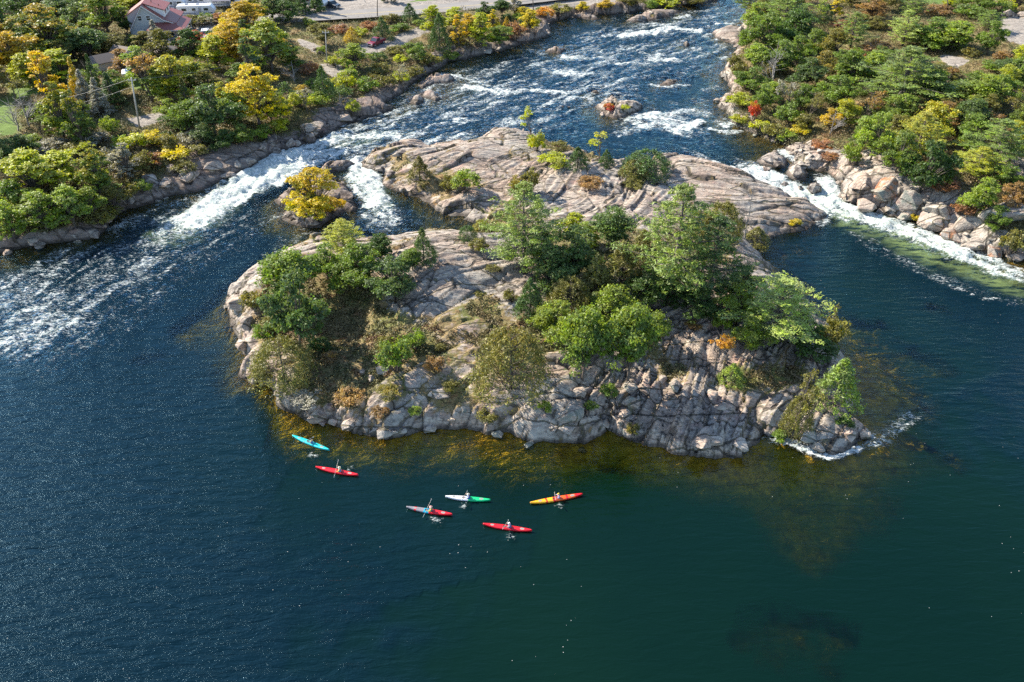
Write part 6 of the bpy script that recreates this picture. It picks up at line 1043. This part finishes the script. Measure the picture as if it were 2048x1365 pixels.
def camper(px, py, yaw, L, lab, Hh=3.0, awn=False, group='camper trailers parked behind the farmhouse'):
    x, y, z = hit(px, py); r = empty('camper_trailer', (x, y, z), yaw, lab, 'camper', group); h = L / 2; mb = MB()
    mb.prism([(-h, .55), (-h, Hh - .15), (-h + .3, Hh), (h - 1.0, Hh), (h - .2, Hh - .9), (h, 1.5), (h - .5, .6)], 'y', -1.22, 1.22); mb.build('body', M['white'], r, bevel=.05)
    mb = MB(); mb.box((-.1, -1.235, 1.15), (L - .9, .02, .22)); mb.box((h * .3, -1.232, 1.55), (L * .4, .02, .10)); mb.build('side_stripe', M['bluestripe'], r)
    for cx, w in ((-h * .62, 1.2), (-h * .1, .9), (h * .55, 1.1)): mb = MB(); mb.box((cx, -1.24, 2.05), (w, .05, .62)); mb.build('window', M['glass'], r)
    mb = MB(); mb.box((-h - .01, 0, 2.0), (.05, 1.2, .6)); mb.build('window', M['glass'], r)
    mb = MB(); mb.box((h * .22, -1.245, 1.55), (.72, .06, 1.85)); d = mb.build('door', M['greyp'], r); mb = MB(); mb.box((h * .22 + .25, -1.29, 1.5), (.06, .05, .14)); mb.build('handle', M['black'], d)
    for cx in (-h * .5, h * .1): mb = MB(); mb.box((cx, 0, Hh + .12), (.8, .7, .24), taper=.8); mb.build('roof_vent', M['greyp'], r)
    for xx in (-.45, .45):
        for s_ in (-1, 1): wheel(r, xx, s_ * 1.12, .36, .22)
    mb = MB(); mb.tube([(h - .4, .5, .6), (h + 1.1, 0, .55)], .05, 5); mb.tube([(h - .4, -.5, .6), (h + 1.1, 0, .55)], .05, 5); mb.build('tow_bar', M['black'], r)
    if awn: mb = MB(); mb.prism([(-1.25, 2.85), (-3.6, 2.45), (-3.6, 2.50), (-1.25, 2.93)], 'x', -h * .7, h * .5); mb.build('awning', M['awning'], r)
camper(396, 33, R_(6), 9.6, 'long white camper nearest the farmhouse'); camper(349, 20, R_(4), 7.0, 'short white camper just behind the farmhouse roof'); camper(388, 13, R_(5), 9.0, 'white camper in the second row behind the long one'); camper(452, 15, R_(8), 8.0, 'white camper with a dark open awning', awn=True); camper(440, 3, R_(5), 9.0, 'white camper highest in the row at the top edge'); camper(372, 2, R_(3), 8.0, 'white camper hidden at the top edge above the farmhouse')
camper(634, 15, R_(-22), 6.2, 'small white travel trailer in the gravel yard', group='trailer in the yard')
# ------------------------------------------------------------------ road, poles, wires
def ribbon(name, pts, width, mat, dz, kind='structure', dash=None):
    P = []
    for a, b in zip(pts[:-1], pts[1:]):
        for k in range(8): f = k / 8; P.append((a[0] + (b[0] - a[0]) * f, a[1] + (b[1] - a[1]) * f))
    P.append(pts[-1]); Wp = [Vector(hit(*p)) for p in P]; zs = [w.z for w in Wp]
    for _ in range(6): zs = [zs[0]] + [(zs[i - 1] + zs[i] + zs[i + 1]) / 3 for i in range(1, len(zs) - 1)] + [zs[-1]]
    vs = []; fs = []; n = 5
    for i, w in enumerate(Wp):
        d = (Wp[min(i + 1, len(Wp) - 1)] - Wp[max(i - 1, 0)]); d.z = 0; d.normalize(); s = Vector((-d.y, d.x, 0))
        for j in range(n): q = w + s * width * (j / (n - 1) - .5); vs.append((q.x, q.y, max(zs[i], 0) + dz))
    for i in range(len(Wp) - 1):
        if dash and (i // dash) % 2: continue
        for j in range(n - 1): fs.append((i * n + j, i * n + j + 1, (i + 1) * n + j + 1, (i + 1) * n + j))
    mb = MB(); mb.add(vs, fs); o = mb.build(name, mat); tag(o, kind='structure'); return o
M['asphalt'] = paint('asphalt', (.20, .185, .17), .9, vary=.25, scale=.3); M['yellowline'] = paint('yellow_line', (.45, .33, .10), .8); M['whiteline'] = paint('white_line', (.55, .55, .52), .8)
RD = [(520, 44), (600, 37), (700, 31), (800, 25), (880, 19), (960, 12), (1040, 3), (1120, -6), (1220, -18)]
ribbon('paved_road', RD, 8.5, M['asphalt'], .30); ribbon('centre_line', RD, .25, M['yellowline'], .306); 
def pole(px, py, top, lab, mat='bark', rad=.14, wood=True, h=None):
    x, y, z = hit(px, py); s = F_PX / depth_at(x, y, z); v = math.atan2(CAM_H - z, y); hh = h or (py - top[1]) / s / math.cos(v)
    # lean so the top falls where the photo has it
    tx, ty = unproj(top[0], top[1], z + hh); r = empty('utility_pole', (x, y, z), 0, lab, 'pole', 'utility poles'); tx -= x; mb = MB(); mb.tube([(0, 0, -1), (tx * .5, 0, hh * .5), (tx, 0, hh)], [rad, rad * .85, rad * .7], 10); mb.build('pole', M[mat], r, smooth=True)
    mb = MB(); mb.box((tx, 0, hh - .5), (1.6, .1, .12)); ca = mb.build('cross_arm', M[mat], r); mb = MB()
    for q in (-.65, 0, .65): mb.tube([(tx + q, 0, hh - .44), (tx + q, 0, hh - .2)], .05, 6)
    mb.build('insulator', M['trim'], ca); return Vector((x + tx, y, z + hh))
M['palewood'] = mat_bark('weathered_pole', (.34, .31, .27), (.50, .46, .41))
T1 = pole(279, 258, (256, 162), 'tall pale utility pole leaning over the left bank', 'palewood', .17); T2 = pole(654, 132, (648, 66), 'pale utility pole beside the dark cedar and the maroon pickup drive', 'palewood'); pole(754, 38, (753, -14), 'dark utility pole on the near side of the paved road', 'bark'); pole(1067, 24, (1065, -16), 'dark utility pole behind the yellow bushes near the top', 'bark'); pole(1897, 28, (1899, -8), 'dark utility pole in the heath at the upper right', 'bark', .2)
def wire(a, b, lab, sag=1.2):
    mb = MB(); mb.tube([a.lerp(b, f) - Vector((0, 0, sag * 4 * f * (1 - f))) for f in np.linspace(0, 1, 14)], .022, 4); o = mb.build('power_line', M['hatch']); tag(o, lab, 'wire', 'power lines')
La = Vector((*unproj(-40, 216, 9), 9)); Lb = Vector((*unproj(-40, 236, 8), 8)); Ra = Vector((*unproj(440, 132, 9), 9))
wire(T1 - Vector((.5, 0, .3)), La, 'upper wire running from the tall pale pole to the left edge'); wire(T1 - Vector((-.2, 0, 1.6)), Lb, 'lower wire running from the tall pale pole to the left edge'); wire(T1 - Vector((-.5, 0, .3)), T2 - Vector((0, 0, .3)), 'long wire between the two pale utility poles', 2.0)
# little fence post and guard rail
def post(px, py, hpx, lab):
    x, y, z = hit(px, py); s = F_PX / depth_at(x, y, z); mb = MB(); mb.tube([(0, 0, -.3), (0, 0, hpx / s)], .09, 7); o = mb.build('wooden_post', M['bark'], loc=(x, y, z)); tag(o, lab, 'post')
post(755, 112, 14, 'short dark post standing on the bank under the maroon pickup')
P_ = [hit(*p) for p in [(1000, 8), (1030, 6), (1060, 3), (1090, 1), (1120, -2)]]; gr_ = empty('guard_rail', P_[0], 0, 'pale metal guard rail along the road behind the yellow bushes', 'guard rail'); mb = MB()
for a, b in zip(P_[:-1], P_[1:]): mb.tube([Vector(a) - Vector(P_[0]) + Vector((0, 0, 1.3)), Vector(b) - Vector(P_[0]) + Vector((0, 0, 1.3))], .14, 4)
mb.build('rail', M['trim'], gr_)
for a in P_: mb = MB(); q = Vector(a) - Vector(P_[0]); mb.box((q.x, q.y, .6), (.12, .12, 1.6)); mb.build('rail_post', M['bark'], gr_)
# ------------------------------------------------------------------ labels: every tree and boulder told apart by colour, kind and what it stands beside
LM = [(305, 45, 'the red-roofed farmhouse'), (268, 210, 'the tall pale pole'), (440, 390, 'the wide white falls'), (632, 400, 'the orange-treed islet'), (400, 18, 'the parked campers'), (753, 86, 'the maroon pickup'), (800, 25, 'the paved road'), (650, 100, 'the second pale pole'),
 (1237, 220, 'the red-shrub islet'), (1600, 372, 'the chute past the island'), (1810, 410, 'the grey angular boulder'), (2020, 85, 'the gravel lot'), (1908, 132, 'the small gravel patch'), (1800, 150, 'the dominant pine'), (925, 600, "the island's rock dome"), (1335, 470, 'the tallest island pine'), (1045, 440, 'the broad island pine'), (570, 715, 'the wide olive juniper'), (1022, 700, 'the largest brown juniper'),
 (1250, 690, 'the shaded boulder pile'), (1540, 600, 'the pale island pine'), (1668, 770, 'the island-end cedar'), (475, 620, "the island's left tip"), (100, 60, 'the fiery orange maple'), (520, 190, 'the bright yellow maple'), (90, 350, 'the broad yellow-green tree'), (60, 225, 'the mown grass patch'), (935, 115, 'the left-shore reeds'), (1530, 260, 'the right-shore reeds'), (1300, 60, 'the upper rapids'), (760, 300, 'the middle chute'),
 (1000, 290, 'the back ledge corner'), (1440, 380, 'the flat back ledge'), (625, 885, 'the aqua kayak'), (1480, 900, 'the tan rock slabs'), (1650, 320, 'the rubble slope'), (1960, 470, 'the lichened slabs'), (1830, 290, 'the golden-tinged pine'), (200, 180, 'the dark spruce spire'), (10, 10, 'the top left corner'), (2040, 10, 'the top right corner'), (0, 500, 'the shaded left shore'), (1060, 20, 'the guard rail'), (1540, 60, 'the river-bend pine'), (650, 240, 'the wedge-shaped rock'), (1150, 860, 'the bluish rock face')]
ORD = ['', 'second', 'third', 'fourth', 'fifth', 'sixth', 'seventh', 'eighth', 'ninth', 'tenth', 'eleventh', 'twelfth']
RKN = {'rock': 'pinkish grey', 'rock_dark': 'dark wet', 'rock_grey': 'grey lichened', 'rock_orange': 'orange-stained'}
used = {}; 
for q in REC + BREC:
    if q['label']: continue
    ds = sorted(((q['px'] - a) ** 2 + ((q['py'] - b) * 1.5) ** 2, a, b, n) for a, b, n in LM)
    q['c'] = ds[:8]
for q in sorted([q for q in REC + BREC if not q['label']], key=lambda q: q['c'][0][0]):
    if q['kind'] == 'boulder': what = ('big ' if q['size'] > 3.2 else 'small ' if q['size'] < 1.3 else '') + RKN[q['col']] + ' boulder'
    else:
        sz = 'tall ' if q['Hm'] > 11 else 'small ' if (q['Hm'] < 6 and q['kind'] != 'shrub') or (q['kind'] == 'shrub' and q['Hm'] < 1.6) else ''
        what = sz + CC[q['col']][1] + ' ' + NAME[q['kind']][2] + (' with orange tips' if q['tip'] >= .3 and q['kind'] not in ('pine', 'cedar', 'dead') and q['col'] not in ('or', 're', 'rs') else '')
        if q['kind'] == 'dead': what = sz + 'grey bare dead tree'
    done = False
    for lim in range(12):
        for d2, a, b, n in q['c'][:3 if lim < 3 else 8]:
            dx = q['px'] - a; dy = (q['py'] - b) * 1.5
            if max(abs(dx), abs(dy)) < 14: rel = 'at'
            elif abs(dx) > 2 * abs(dy): rel = 'right of' if dx > 0 else 'left of'
            elif abs(dy) > 2 * abs(dx): rel = 'below' if dy > 0 else 'above'
            else: rel = ('lower ' if dy > 0 else 'upper ') + ('right of' if dx > 0 else 'left of')
            key = (what, rel, n)
            if used.get(key, 0) <= lim and used.get(key, 0) == lim:
                used[key] = lim + 1; q['label'] = (ORD[lim] + ' ' if lim else '') + what + ' ' + rel + ' ' + n; done = True; break
        if done: break
GN = {'boulder': 'boulders along the shores'}
for q in REC + BREC:
    reg = 'island' if int(grid(LAB, q['x'], q['y'])) >= 2 else 'left bank' if int(grid(LAB, q['x'], q['y'])) == 0 else 'right bank'
    q['o']['label'] = q['label']; q['o']['group'] = ('boulders' if q['kind'] == 'boulder' else NAME[q['kind']][2] + 's') + ' on the ' + reg
print('PLANTS', len(REC), 'BOULDERS', len(BREC), 'fill', nfill)
